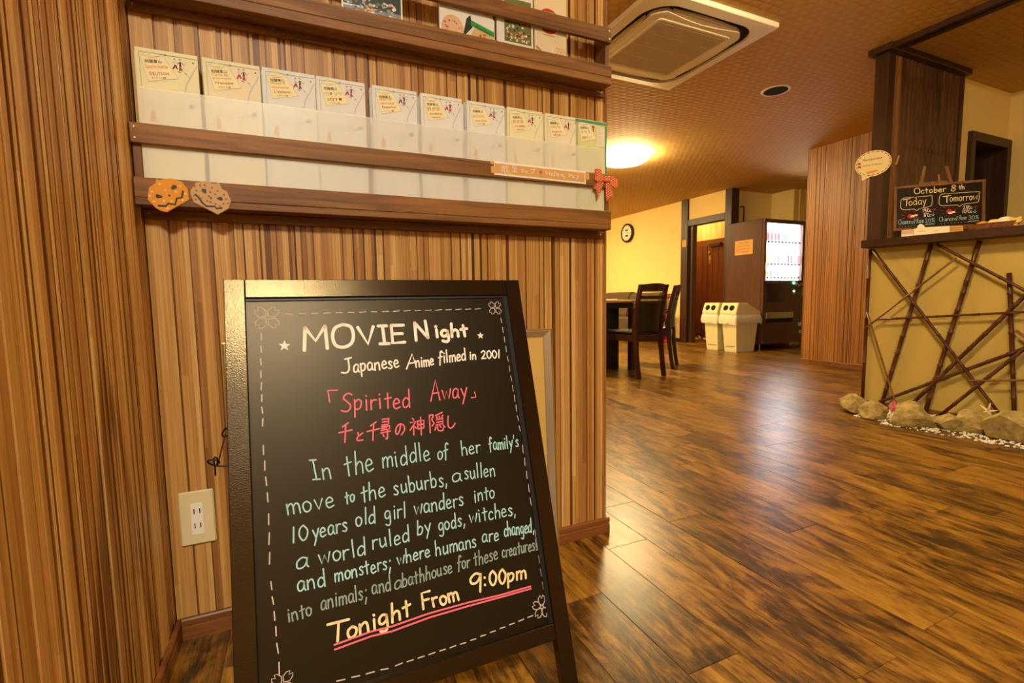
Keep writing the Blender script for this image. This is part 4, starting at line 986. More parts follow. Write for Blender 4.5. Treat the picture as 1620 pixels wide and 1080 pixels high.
for p, q, n in ((c5(254, 380), c5(250, 620), 3), (c5(250, 620), c5(264, 1000), 5), (c7(178, 60), c7(202, 330), 4), (c7(202, 350), c7(208, 600), 3), (c7(212, 640), c7(238, 900), 4), (c7(238, 900), c7(252, 1070), 2)): dashes(m, p, q, n, .0010)
dashes(m, c6(768, 285), c6(895, 1030), 12); dashes(m, c8(556, 60), c8(598, 340), 5); dashes(m, c8(610, 420), c8(650, 700), 5, .0010)
dashes(m, c8(605, 790), c8(320, 905), 7, .0010); dashes(m, c8(320, 905), c8(0, 1010), 7, .0010); dashes(m, c7(720, 1015), c7(470, 1078), 4, .0010)
m.build('dashed_border', M['chalk_f'], board, kind='stuff')
def blossom(m, c, s_, rot0, n=4, r=.0007):
    for k in range(n):
        a = rot0+k*2*PI/n; ca, sa = math.cos(a), math.sin(a)
        pts = [(.12, 0), (.45, .36), (.85, .34), (1.05, .16), (.78, .0), (1.05, -.16), (.85, -.34), (.45, -.36), (.12, 0)]
        ribbon(m, [(c[0]+s_*(x*ca-y*sa), c[1]+s_*(x*sa+y*ca)) for x, y in pts], r, BF)
m = MB(); blossom(m, c5(290, 290), .023, PI/4); blossom(m, c6(732, 228), .0165, PI/4); blossom(m, c8(640, 755), .020, .2, 5, .0009); blossom(m, c7(262, 1082), .018, PI/4)
m.build('blossom_drawing', M['chalk_f'], board)

# ------------------------------------------------------------------ reception counter
A8 = math.radians(8); tC = Vector((math.sin(A8), -math.cos(A8), 0)); nC = Vector((-math.cos(A8), -math.sin(A8), 0)); OC = Vector((3.71, 2.085, 0))
CM = Matrix(((tC.x, nC.x, 0, OC.x), (tC.y, nC.y, 0, OC.y), (0, 0, 1, 0), (0, 0, 0, 1)))       # (along, outwards, up)
cnt = empty('reception_counter', OC+tC*.6, 'khaki plastered reception counter with a dark wooden ledge and crossed bamboo canes', 'counter')
def cbox(name, mat, u0, h0, z0, u1, h1, z1, parent=cnt, bev=.0):
    return MB().box(u0, h0, z0, u1, h1, z1, bev=bev, M=CM).build(name, mat, parent)
cbox('plaster_body', M['khaki'], 0, -.34, 0, 3.6, 0, 1.110)
cbox('ledge', M['darkwoodx'], -.012, -.36, 1.1105, 3.6, .12, 1.162, bev=.003)
cbox('base_board', M['bamboo_l'], .02, .001, 0, 3.6, .014, .035)
fb = lambda a, b: (1320+a/3, 360+b/3)
def cane(p, q, h, r, mat, ext0=0.0, ext1=0.0, i=0):
    P = on_plane(*fb(*p), OC+nC*h, nC); Q = on_plane(*fb(*q), OC+nC*h, nC); d = Q-P
    P, Q = P-d*ext0, Q+d*ext1
    for v in (P, Q): v.z = min(max(v.z, .012), 1.106)
    L = (Q-P).length; n = max(3, int(L/.11)); path = [P]; rr = [r]
    rc = random.Random(i)
    for k in range(1, n):
        c = P.lerp(Q, (k+rc.uniform(-.2, .2))/n); d_ = (Q-P).normalized()
        path += [c-d_*.007, c, c+d_*.007]; rr += [r*.96, r*1.28, r*.96]
    path.append(Q); rr.append(r*.92)
    MB().tube(path, rr, 9).build('bamboo_cane', mat, cnt, smooth=True)
D_, L2 = M['bamboo'], M['bamboo_l']
for i, (p, q, h, r, mt, e0, e1) in enumerate([
    ((185, 108), (800, 905), .052, .0095, D_, 0, 0), ((460, 78), (225, 835), .028, .013, D_, 0, 0), ((690, 62), (430, 880), .028, .013, D_, 0, 0), ((905, 140), (362, 842), .040, .012, D_, .5, 0),
    ((578, 142), (150, 475), .066, .0065, L2, 0, 0), ((485, 78), (905, 298), .060, .009, D_, 0, .9), ((197, 436), (905, 400), .050, .0075, D_, 0, 1.6), ((188, 836), (905, 566), .040, .011, D_, 0, 1.4),
    ((500, 892), (905, 572), .055, .0105, D_, 0, .7), ((830, 215), (855, 908), .026, .012, D_, .0, 0), ((155, 400), (295, 850), .066, .0065, L2, 0, 0), ((632, 726), (905, 724), .060, .007, L2, 0, 2.0),
    ((862, 488), (1000, 590), .060, .008, L2, 0, .6), ((1010, 90), (960, 900), .028, .012, D_, 0, 0), ((1150, 80), (1010, 890), .045, .011, D_, 0, 0)]):
    cane(p, q, h, r, mt, e0, e1, i)
MB().tube([OC+nC*.012+tC*.004+Vector((0, 0, z_)) for z_ in (.01, .3, .305, .31, .62, .625, .63, .9, .905, .91, 1.105)], [.011, .0105, .0135, .0105, .0105, .0135, .0105, .0105, .0135, .0105, .011], 9).build('bamboo_cane', D_, cnt, smooth=True)

# stones at the foot of the counter
def boulder(px, py, w_, h_, d_, seed, label, dep, flat=0.0, rotz=0.0, mat='stone'):
    base = on_plane(px, py, (0, 0, 0), Vector((0, 0, 1)))
    dr = Vector((ray(px, py).x, ray(px, py).y, 0)).normalized(); c = base + dr*dep
    m = MB(); bmesh.ops.create_icosphere(m.bm, subdivisions=3, radius=1.0)
    rr = random.Random(seed); planes = [(Vector((rr.uniform(-1, 1), rr.uniform(-1, 1), rr.uniform(-.6, 1))).normalized(), rr.uniform(.42, .72)) for _ in range(13)]
    from mathutils import noise
    for v in m.bm.verts:
        p = v.co.copy()
        for n_, k in planes:
            dd = p.dot(n_)-k
            if dd > 0: p -= n_*dd*.98
        p += p.normalized()*noise.noise(p*2.2+Vector((seed, 0, 0)))*.08 + p.normalized()*noise.noise(p*6+Vector((seed, 3, 0)))*.05
        if p.z < -.55: p.z = -.55-(p.z+.55)*-.1
        v.co = p
    xs = [v.co.x for v in m.bm.verts]; ys = [v.co.y for v in m.bm.verts]; zs = [v.co.z for v in m.bm.verts]
    for v in m.bm.verts:
        v.co.x = (v.co.x-(min(xs)+max(xs))/2)/(max(xs)-min(xs))*w_; v.co.y = (v.co.y-(min(ys)+max(ys))/2)/(max(ys)-min(ys))*d_; v.co.z = (v.co.z-min(zs))/(max(zs)-min(zs))*h_
    o = m.build('stone', M[mat]); o.location = (c.x, c.y, .0005); o.rotation_euler = (0, 0, math.atan2(dr.y, dr.x)-PI/2+rotz)
    tag(o, label, 'stone', 'stones along the foot of the counter'); return o
boulder(1355, 656, .215, .13, .16, 1, 'blocky grey stone at the far left end of the row by the counter', .08)
boulder(1380, 665, .165, .125, .13, 22, 'dark slanting stone wedged behind the first one in the row', .055)
boulder(1447, 679, .225, .150, .16, 3, 'largest broad grey stone in the middle of the row, sloping to the right', .075)
boulder(1500, 684, .18, .10, .12, 14, 'flat-topped brownish stone between the broad stone and the layered one', .06)
boulder(1543, 689, .18, .13, .12, 5, 'layered jagged stone just left of the big round one', .065)
boulder(1603, 704, .26, .165, .16, 36, 'big rounded pale stone at the right edge of the photo', .085)
m = MB(); rg = random.Random(2)
for _ in range(3600):
    u = rg.uniform(.06, 1.9); h = rg.uniform(.025, .53 if .30 < u < .95 else (.45 if u > .12 else .3))
    if h > .48 and rg.random() < .3: continue
    p = OC+tC*u+nC*h; s_ = rg.uniform(.004, .009); v0 = len(m.bm.verts)
    bmesh.ops.create_icosphere(m.bm, subdivisions=1, radius=s_, matrix=Matrix.Translation((p.x, p.y, s_*.5+(.006 if h < .26 else 0)*rg.random())) @ Matrix.Diagonal((1, rg.uniform(.7, 1.2), .7, 1)))
m.build('white_gravel', M['gravel'], label='white gravel scattered between the stones and the counter', cat='gravel', kind='stuff')
# little things between the stones
p = on_plane(1411, 673, (0, 0, 0), Vector((0, 0, 1)))
e = empty('crane_ornament', p, 'tiny pink and white folded paper crane standing between two stones', 'ornament')
MB().box(-.008, -.008, 0, .008, .008, .004, M=Matrix.Translation(p)).build('stand_base', M['paper'], e); MB().tube([p+Vector((0, 0, .004)), p+Vector((.002, 0, .085))], .0045, 6).build('stem', M['paper'], e)
m = MB(); q = p+Vector((0, 0, .105))
for a, b in ((Vector((-.022, .01, .02)), Vector((-.012, -.004, .045))), (Vector((.02, -.01, .015)), Vector((.014, .0, .050)))):
    v = [m.bm.verts.new(q+w_) for w_ in (Vector((-.012, 0, -.02)), Vector((.012, 0, -.02)), b, a)]; m.bm.faces.new(v); v = [m.bm.verts.new(q+w_+Vector((0, .004, 0))) for w_ in (Vector((-.012, 0, -.02)), Vector((.012, 0, -.02)), b, a)]; m.bm.faces.new(v)
m.build('wing', C['pink'], e)
p = on_plane(1562, 668, OC+nC*.14, nC); p.z = .10
e = empty('dried_starfish', Vector((p.x, p.y, .10)), 'small pale dried starfish resting on the layered stone', 'ornament')
m = MB()
for k in range(5): m.tube([p, p+Vector((.0, math.cos(k*1.257+.5), math.sin(k*1.257+.5)))*.042+Vector((0, 0, .01))], [.009, .002], 6)
m.build('starfish_arm', M['plate'], e, smooth=True)

# ------------------------------------------------------------------ lattice screen over the counter
e = empty('lattice_screen', (4.1, 2.04, 1.162), 'dark wooden lattice screen of upright slats rising from the counter to the ceiling', 'screen')
box('post', M['darkwood'], (3.65, 1.995, 1.1625), (3.73, 2.078, 2.38), e, bev=.002)
box('cap', M['darkwoodx'], (3.60, 1.955, 2.38), (4.60, 2.10, 2.4195), e, bev=.003)
box('end_post', M['darkwood'], (4.555, 1.995, 0), (4.60, 2.05, 2.379), e, bev=.002)
sl = None
for k in range(18):
    x = 3.742+k*.0455; z0 = 1.163 if x < 4.12 else .02
    box('slat', M['bamboo_l' if k < 2 else 'screen_slat'], (x, 2.000, z0), (x+.024, 2.030, 2.379), e, bev=.0015)
for z_ in (1.30, 1.80, 2.25): box('batten', M['darkwoodx'], (3.73, 2.031, z_), (4.555, 2.045, z_+.03), e)
# speech bubble notice on the post
fbb = lambda a, b: (1350+a/19.28, 234+b/19.28)
bx = 3.6495
def xq(p, x=bx): v = on_plane(*fbb(*p), (x, 0, 0), Vector((1, 0, 0))); return (v.y, v.z)
e = empty('speech_bubble_notice', (bx, 2.04, 1.68), 'cream speech bubble shaped restaurant notice on the lattice post', 'notice')
def ell(cx, cy, a, b, ang, t): return (cx+a*math.cos(t)*math.cos(ang)-b*math.sin(t)*math.sin(ang), cy+a*math.cos(t)*math.sin(ang)+b*math.sin(t)*math.cos(ang))
out = [ell(618, 470, 575, 380, -.33, 2*PI*k/48) for k in range(48)]
out = [p for p in out if not (p[1] > 790 and 290 < p[0] < 480)]
idx = max(range(len(out)), key=lambda i: out[i][1]-abs(out[i][0]-390)*.6 if out[i][0] > 480 else -9e9)
best = min(range(len(out)), key=lambda i: abs(out[i][0]-490)+abs(out[i][1]-860)); out = out[:best+1]+[(385, 950), (300, 1005), (270, 990), (265, 880)]+out[best+1:]
MB().prism([xq(p) for p in out], 0, bx-.004, bx).build('card', M['plate'], e)
XF = lambda u, v, h: Vector((bx-.0042-h, u, v))
m = MB()
for k in range(0, 44):
    if k % 2: continue
    a = [xq(ell(618, 470, 535, 342, -.33, 2*PI*(k+t)/44)) for t in (0, .5, 1.0)]; ribbon(m, a, .0022, XF)
m.build('border_print', M['hair_ink'], e)
m = MB(); poly(m, [xq(p) for p in ((125, 500), (190, 440), (262, 490), (190, 530))], XF); poly(m, [xq(p) for p in ((150, 560), (270, 545), (225, 580), (265, 610), (155, 632))], XF); m.build('arrow_print', C['red'] if 0 else M['ink_r'], e)
def xprint(m, body, p0, p1, ptop, F, conv):
    me = tmesh(body, 1.0); xs = [v.co.x for v in me.vertices]; ys = [v.co.y for v in me.vertices]; ax, bx_, ay, by_ = min(xs), max(xs), min(ys), max(ys)
    a, b, c = Vector(conv(p0)), Vector(conv(p1)), Vector(conv(ptop)); vs = []
    for v in me.vertices:
        q = a+(b-a)*((v.co.x-ax)/(bx_-ax))+(c-a)*((v.co.y-ay)/(by_-ay)); vs.append(m.bm.verts.new(F(q.x, q.y, .0006)))
    for f_ in me.polygons:
        try: m.bm.faces.new([vs[i] for i in f_.vertices])
        except Exception: pass
    bpy.data.meshes.remove(me)
m = MB(); xprint(m, 'Restaurant', (305, 420), (905, 320), (303, 350), XF, xq); xprint(m, 'today is open', (300, 585), (880, 500), (298, 530), XF, xq); m.build('lettering', M['ink'], e)
m = MB(); poly(m, [xq(p) for p in ((390, 740), (760, 660), (770, 700), (480, 790))], XF); m.build('highlight_print', M['ink_o'], e)

# ------------------------------------------------------------------ weather blackboard on its easel
zb = 1.213
BL = on_plane(1413, 365.5, (0, 0, zb), Vector((0, 0, 1))); BR = on_plane(1558, 357.5, (0, 0, zb), Vector((0, 0, 1)))
eu = (BR-BL).normalized(); en = Vector((-eu.y, eu.x, 0)); 
if en.dot(EYE-BL) < 0: en = -en
wB = (BR-BL).length; TL_ = on_plane(1420, 295, BL, en)
ev = (Vector((0, 0, 1))-en*.10).normalized(); en = eu.cross(ev); en = en if en.dot(EYE-BL) > 0 else -en
TL_ = on_plane(1420, 295, BL, en); hB = (TL_-BL).dot(ev)
WM = Matrix(((eu.x, ev.x, en.x, BL.x), (eu.y, ev.y, en.y, BL.y), (eu.z, ev.z, en.z, BL.z), (0, 0, 0, 1)))
e = empty('weather_blackboard', (BL+BR)/2, 'small framed blackboard with the October 8th weather forecast standing on the counter', 'blackboard')
def wbox(name, mat, a, b, bev=.001, parent=e): return MB().box(*a, *b, bev=bev, M=WM).build(name, mat, parent)
fw = .016
wbox('frame_side', M['rackz'], (0, 0, -.010), (fw, hB, .004)); wbox('frame_side', M['rackz'], (wB-fw, 0, -.010), (wB, hB, .004))
wbox('frame_side', M['rack'], (fw, 0, -.010), (wB-fw, fw, .0035)); wbox('frame_side', M['rack'], (fw, hB-fw, -.010), (wB-fw, hB, .0035))
wb = wbox('board', M['slate'], (fw-.002, fw-.002, -.008), (wB-fw+.002, hB-fw+.002, -.002), 0)
WF = lambda u, v, h: WM @ Vector((u, v, -.002+h)); OW = WM @ Vector((0, 0, -.002))
def wp(a, b):
    q = on_plane(1400+a/7.717, 260+b/7.717, OW, en)-OW; return (q.dot(eu), q.dot(ev))
m = MB(); write(m, 'October', wp(360, 362), wp(745, 332), wp(358, 292), .0024, WF, .1); write(m, '8', wp(800, 330), wp(868, 324), wp(798, 256), .0024, WF, .1); write(m, 'th', wp(902, 306), wp(972, 300), wp(900, 252), .0022, WF, .1)
write(m, 'T', wp(225, 510), wp(300, 500), wp(222, 430), .0026, WF, .1); write(m, 'oday', wp(292, 500), wp(505, 482), wp(290, 410), .0018, WF, .1); write(m, 'T', wp(712, 470), wp(800, 462), wp(710, 390), .0026, WF, .1); write(m, 'omorrow', wp(792, 452), wp(1130, 430), wp(790, 364), .0018, WF, .1)
for a, b, c_, d in ((200, 400, 575, 545), (670, 350, 1150, 495)):
    k = -.07
    pts = [(a+25, b+12), (c_-30, b-16), (c_, b+5), (c_-5, d-55), (c_-40, d-30), ((a+c_)/2+40, d-8), ((a+c_)/2, d+20), ((a+c_)/2-35, d), (a+30, d+8), (a-8, d-20), (a-2, b+40), (a+25, b+12)]
    ribbon(m, [v.to_2d() for v in smoothed([Vector((*wp(*p), 0)) for p in pts], 3)], .0014, WF)
m.build('lettering', M['chalk_y'], wb)
m = MB(); write(m, '19*c', wp(462, 585), wp(562, 578), wp(460, 540), .0015, WF, .1); write(m, '8*c', wp(475, 640), wp(560, 634), wp(474, 596), .0015, WF, .1); write(m, '23*c', wp(955, 548), wp(1065, 542), wp(953, 506), .0015, WF, .1); write(m, '10*c', wp(945, 594), wp(1062, 588), wp(944, 556), .0015, WF, .1)
for k in range(7): blot(m, wp(178+k*36, 764-k*2.6), .0016, WF, 6)
for k in range(8): blot(m, wp(684+k*42, 722-k*2.6), .0016, WF, 6)
ribbon(m, [wp(1012, 694), wp(1146, 686)], .0012, WF)
m.build('lettering', M['chalk_w'], wb)
m = MB()
for cx, cy in ((310, 632), (785, 572)):
    blot(m, wp(cx, cy), .0155, WF, 18)
    for t_ in range(10):
        a = t_*2*PI/10+.2; d = 64
        if -.6 < math.sin(a) or True: ribbon(m, [wp(cx+62*math.cos(a)*1.1, cy+54*math.sin(a)), wp(cx+98*math.cos(a)*1.15, cy+76*math.sin(a))], .0011, WF)
for cx, cy in ((596, 552), (1106, 516)): ribbon(m, [wp(cx, cy+26), wp(cx, cy-10)], .0014, WF); ribbon(m, [wp(cx-24, cy+8), wp(cx, cy-12), wp(cx+24, cy)], .0014, WF)
m.build('sun_drawing', M['chalk_r'], wb)
m = MB()
for cx, cy in ((358, 628), (818, 588)): blot(m, wp(cx-20, cy+4), .0075, lambda u, v, h: WF(u, v, h+.0004), 12, sq=1.7); blot(m, wp(cx+18, cy-6), .0065, lambda u, v, h: WF(u, v, h+.0005), 12, sq=1.7)
m.build('cloud_drawing', M['cloud'], wb)
m = MB(); write(m, 'Chance', wp(165, 735), wp(312, 722), wp(163, 676), .0011, WF, .1); write(m, 'of', wp(325, 722), wp(372, 718), wp(324, 672), .0011, WF, .1); write(m, 'Rain', wp(388, 716), wp(475, 708), wp(386, 664), .0011, WF, .1); write(m, '20%', wp(492, 712), wp(605, 700), wp(490, 664), .0012, WF, .1)
write(m, 'Chance', wp(665, 698), wp(838, 682), wp(663, 646), .0011, WF, .1); write(m, 'of', wp(850, 682), wp(888, 678), wp(849, 634), .0011, WF, .1); write(m, 'Rain', wp(905, 676), wp(1000, 668), wp(903, 626), .0011, WF, .1); write(m, '30%', wp(1022, 674), wp(1145, 664), wp(1020, 626), .0012, WF, .1)
ribbon(m, [wp(490, 728), wp(602, 720)], .0009, WF); ribbon(m, [wp(490, 738), wp(602, 730)], .0009, WF)
for cx, cy in ((588, 612), (1098, 576)): ribbon(m, [wp(cx, cy-22), wp(cx, cy+16)], .0012, WF); ribbon(m, [wp(cx-20, cy-2), wp(cx, cy+18), wp(cx+20, cy-4)], .0012, WF)
m.build('lettering', M['chalk_b'], wb)
# easel behind it
e2 = empty('table_easel', (BL+BR)/2+Vector((0, 0, 1.1625-zb)), 'small dark wooden table easel holding the weather blackboard', 'easel')
def epx(x, y, h=-.014): q = on_plane(x, y, OW+en*h, en)-OW; return q.dot(eu), q.dot(ev)
for xt, xb, nme in ((1463, 1440, 'easel_leg'), (1497, 1528, 'easel_leg')):
    a = epx(xt, 263); b = epx(xb, 374); d = .0095
    m = MB(); vs = [(a[0]-d*.8, a[1]), (a[0]+d*.8, a[1]), (b[0]+d, b[1]), (b[0]-d, b[1])]
    lo = min(1.163-(WM@Vector((b[0], b[1], -.02))).z, 1)
    vs = [(u, v+(lo if i > 1 else 0)) for i, (u, v) in enumerate(vs)]
    m.prism(vs, 2, -.024, -.0115, M=WM); m.build(nme, M['rackz'], e2)
a = epx(1455, 291); b = epx(1508, 287); MB().box(a[0], a[1]-.010, -.030, b[0], a[1]+.012, -.0245, M=WM).build('easel_crossbar', M['rack'], e2)
MB().box(.06, -.014, -.011, wB-.06, -.001, .012, M=WM).build('easel_tray', M['rack'], e2)
# cards propped in front
fc = lambda a, b: (1415+a/14.087, 345+b/14.087)
def card(name, pts, h, mats, label, cat, prints=()):
    o3 = OC+nC*h; q = [on_plane(*fc(*p), o3, nC)-o3 for p in pts]; q = [(v.dot(tC), v.z) for v in q]; zmin = min(p[1] for p in q)
    q = [(u, max(1.1625, v)) for u, v in q]
    o = MB().prism(q, 2, -.001, .001).build(name, M[mats]); B = Matrix(((tC.x, 0, nC.x, o3.x), (tC.y, 0, nC.y, o3.y), (0, 1, 0, 0), (0, 0, 0, 1))); o.data.transform(B); o.data.update()
    tag(o, label, cat, 'small cards along the counter edge')
    for mt, pts2 in prints:
        m = MB(); q2 = [on_plane(*fc(*p), o3, nC)-o3 for p in pts2]
        poly(m, [(v.dot(tC), v.z) for v in q2], lambda u, v, hh: o3+tC*u+Vector((0, 0, v))+nC*(.001+hh), .0006); m.build('card_print', mt, o)
    return o
card('price_card', [(150, 520), (165, 272), (418, 248), (414, 496)], .075, 'paper', 'white card with a pink printed upper half, leftmost below the weather blackboard', 'card', [(C['peach'], [(170, 360), (172, 282), (412, 258), (410, 345)]), (C['soup'], [(165, 430), (166, 425), (405, 412), (405, 418)])])
card('price_card', [(424, 492), (428, 240), (500, 228), (520, 170), (560, 135), (600, 128), (650, 150), (680, 205), (1232, 172), (1230, 412)], .078, 'paper', 'long white card with a round tab below the weather blackboard', 'card', [(C['soup'], [(520, 305), (520, 290), (685, 275), (685, 292)]), (C['soup'], [(865, 295), (865, 275), (990, 268), (990, 288)]), (C['soup'], [(520, 425), (520, 412), (610, 405), (610, 420)])])
card('price_card', [(1238, 405), (1242, 180), (1520, 165), (1530, 385)], .075, 'paper_t', 'tan patterned card at the right end below the weather blackboard', 'card', [(M['hair_ink'], [(1250, 250+a*0, )[0:1]+(0,) if False else (1250, 275), (1250, 262), (1505, 250), (1505, 262)]), (M['hair_ink'], [(1250, 230), (1250, 216), (1500, 200), (1500, 214)])])
# tray with ornaments, cat figure
zc = 1.163
tp = on_plane(1574, 365, (0, 0, zc+.02), Vector((0, 0, 1)))
tp = OC+tC*((tp-OC).dot(tC)+.07)+nC*.045
e = empty('ornament_tray', Vector((tp.x, tp.y, zc)), 'long dark woven tray of small ornaments on the counter beside the blackboard', 'tray')
TM = Matrix.Translation((tp.x, tp.y, zc)) @ Matrix.Rotation(math.atan2(tC.y, tC.x), 4, 'Z')
m = MB(); n = 28
for (r0, z0), (r1, z1) in (((.88, 0), (1.0, .030)), ((1.0, .030), (1.02, .034)), ((1.02, .034), (.96, .034)), ((.96, .034), (.85, .004))):
    a = [m.bm.verts.new(TM @ Vector((.115*r0*math.copysign(abs(math.cos(t))**.6, math.cos(t)), .045*r0*math.copysign(abs(math.sin(t))**.6, math.sin(t)), z0))) for t in [2*PI*k/n for k in range(n)]]
    b = [m.bm.verts.new(TM @ Vector((.115*r1*math.copysign(abs(math.cos(t))**.6, math.cos(t)), .045*r1*math.copysign(abs(math.sin(t))**.6, math.sin(t)), z1))) for t in [2*PI*k/n for k in range(n)]]
    for k in range(n): m.bm.faces.new((a[k], a[(k+1) % n], b[(k+1) % n], b[k]))
m.build('woven_rim', M['wicker'], e)
MB().box(-.10, -.038, .002, .10, .038, .008, M=TM).build('tray_floor', M['wicker'], e)
for dx, dy, sx, sy, sz, mt, lb in ((-.085, -.01, .020, .012, .010, 'paper', 'small white folded ornament at the left end of the tray'), (-.045, .0, .030, .022, .022, 'ink_o', 'yellow leaf ornament in the tray'), (.005, .0, .032, .022, .024, 'chalk_y', 'pale yellow ornament in the middle of the tray'),
                               (.055, .0, .040, .024, .028, 'paper', 'cream rounded ornament near the right end of the tray'), (.09, .002, .014, .014, .016, 'dark_slot', 'small dark ornament at the right end of the tray')):
    m = MB(); bmesh.ops.create_icosphere(m.bm, subdivisions=2, radius=1.0)
    rr = random.Random(int(dx*1000))
    for v in m.bm.verts: v.co = Vector((v.co.x*sx, v.co.y*sy, v.co.z*sz))*(1+rr.uniform(-.12, .12))
    bmesh.ops.transform(m.bm, matrix=TM @ Matrix.Translation((dx, dy, .008+sz)), verts=m.bm.verts)
    tag(m.build('tray_ornament', M[mt], smooth=True), lb, 'ornament', 'ornaments in the tray')
fk = lambda a, b: (1540+a/18, 330+b/18)
def kq(p, h): o3 = OC+nC*h; v = on_plane(*fk(*p), o3, nC)-o3; return (v.dot(tC), max(v.z, 1.1625))
e = empty('cat_figure', OC+tC*.77+nC*.07+Vector((0, 0, 1.1625)), 'pale yellow wooden cat cutout with an orange collar on the counter', 'figure')
B = lambda h: Matrix(((tC.x, 0, nC.x, OC.x+nC.x*h), (tC.y, 0, nC.y, OC.y+nC.y*h), (0, 1, 0, 0), (0, 0, 0, 1)))
for nme, mt, pts in (('head', 'ink_yel', [(1030, 320), (1050, 225), (1140, 262), (1240, 262), (1375, 205), (1392, 330), (1300, 392), (1110, 400), (1060, 380)]), ('collar', 'ink_o', [(1080, 420), (1270, 415), (1275, 470), (1085, 480)]), ('body', 'ink_yel', [(1085, 490), (1280, 480), (1300, 580), (1300, 640), (1040, 640), (1050, 600)])):
    m = MB().prism([kq(p, .07) for p in pts], 2, -.006, .006, M=B(.07)); m.build(nme, M.setdefault('ink_yel', plain('pale_yellow_paint', 'e0c468', .6)) if mt == 'ink_yel' else M[mt], e)
# ------------------------------------------------------------------ vending machine
VX, VY0, VY1, VW, VZ0, VZ1 = 6.02, 4.77, 5.40, 1.0, .09, 1.862
vm = empty('vending_machine', (VX+VW/2, 5.08, 0), 'tall dark brown drinks vending machine with a bright white display, behind the bins', 'vending machine')
box('cabinet', M['vend'], (VX, VY0+.02, VZ0), (VX+VW, VY1, VZ1), vm, bev=.006)
fd = MB()
fd.box(VX+.004, VY0-.02, VZ0+.02, VX+VW-.004, VY0+.019, 1.004-.01, bev=.004); fd.box(VX+.004, VY0-.02, 1.800, VX+VW-.004, VY0+.019, VZ1-.004, bev=.004)
fd.box(VX+.004, VY0-.02, .994, VX+.022, VY0+.019, 1.80); fd.box(6.785, VY0-.02, .994, VX+VW-.004, VY0+.019, 1.80)
fd = fd.build('front_door', M['vend'], vm)
dp = MB(); dp.box(VX+.024, VY0+.006, 1.0, 6.783, VY0+.014, 1.794)
dp.build('lit_display', M['screen'], vm)
rv = random.Random(4)
cols = [plain('drink_'+k, v, .4, emit=.55) for k, v in dict(red='e898a4', blue='a8bce8', teal='a0ecdc', orange='f8c8a0', white='f6f8fc', yellow='f6ecb0', wine='d88898', green='c8e8b0').items()]  # pale and self-lit, standing in for display light through the bottles
rows = [(1.545, [6, 6, 6, 6, 2, 2, 4, 4, 4, 4]), (1.235, [5, 4, 1, 1, 3, 4, 6, 0, 4, 0]), (1.045, [3, 0, 1, 1, 4, 7, 4, 5, 4, 4])]
bm_ = MB().lathe([(.020, 0), (.021, .004), (.021, .085), (.019, .10), (.009, .115), (.009, .125), (.011, .126), (.011, .137), (.001, .137)], (0, 0, 0), 10).build('sample_bottle', cols[0], vm, smooth=True)
bmesh_d = bm_.data; per = {}
first = True
for z_, cs in rows:
    for k in range(10):
        c_ = cs[k]
        if c_ not in per:
            me = bmesh_d.copy(); me.materials.clear(); me.materials.append(cols[c_]); per[c_] = me
        o = bm_ if first else copy_mesh('sample_bottle', per[c_], vm); o.data = per[c_]; first = False
        o.location = Vector((VX+.075+k*.071, VY0-.012, z_+.016)) - OFF[vm.name]
        if z_ < 1.2: o.scale = (1, 1, .72)
        if z_ > 1.5: o.scale = (1, 1, .95)
    m = MB()
    m.box(VX+.03, VY0-.030, z_+.010, 6.775, VY0+.004, z_+.015)
    m.build('shelf', M['white_pl'], vm)
    for k in range(10):
        m = MB(); m.box(VX+.053+k*.071, VY0-.031, z_-.018, VX+.100+k*.071, VY0-.022, z_+.006, bev=.002); m.build('selection_button', M['dark_slot'], vm)
box('display_glass', frosted('clear_display_glass', 'e8f0ff', .04), (VX+.02, VY0-.040, .998), (6.787, VY0-.036, 1.797), vm)
g = MB().box(VX+.012, VY0-.043, .988, 6.797, VY0-.0205, .998); g.box(VX+.012, VY0-.043, 1.797, 6.797, VY0-.0205, 1.807); g.box(VX+.012, VY0-.043, .998, VX+.020, VY0-.0205, 1.797); g.box(6.788, VY0-.043, .998, 6.797, VY0-.0205, 1.797)
g.build('glass_frame', M['vend'], vm)
box('lower_window', M['vendglass'], (6.09, VY0-.024, .70), (6.46, VY0-.019, .955), vm, bev=.004)
box('pickup_flap', M['steel'], (6.09, VY0-.030, .455), (6.66, VY0-.019, .545), vm, bev=.004)
box('pickup_recess', M['dark_slot'], (6.09, VY0-.026, .40), (6.66, VY0-.019, .453), vm)
box('kick_plate', M['vend'], (6.03, VY0-.035, .10), (6.98, VY0-.020, .125), vm, bev=.002)
box('coin_panel', M['steel'], (6.84, VY0-.026, .78), (6.885, VY0-.019, .90), vm, bev=.002)
MB().lathe([(.020, 0), (.020, -.010), (.012, -.014), (.001, -.014)], (6.655, VY0-.02, .965), 14, axis=1).build('green_lamp', M['green_led'], vm)
MB().lathe([(.040, 0), (.040, -.014), (.028, -.018), (.001, -.016)], (6.645, VY0-.02, .835), 18, axis=1).build('lock', M['steel'], vm)
MB().lathe([(.014, 0), (.014, -.006), (.001, -.006)], (6.645, VY0-.037, .845), 12, axis=1).build('green_lamp', M['green_led'], vm)
m = MB()
for k in range(5): m.tube([(6.70+.03*k, VY0-.024, .93+.02*math.sin(k*2.1)), (6.72+.03*k, VY0-.024, .955+.02*math.cos(k*1.7)), (6.735+.03*k, VY0-.024, .93)], .006, 6)
m.build('dangling_charm', M['plate'], vm)
box('return_tray', M['plate'], (6.79, VY0-.026, .33), (6.85, VY0-.019, .385), vm); box('return_tray', M['steel'], (6.80, VY0-.030, .22), (6.88, VY0-.019, .27), vm)
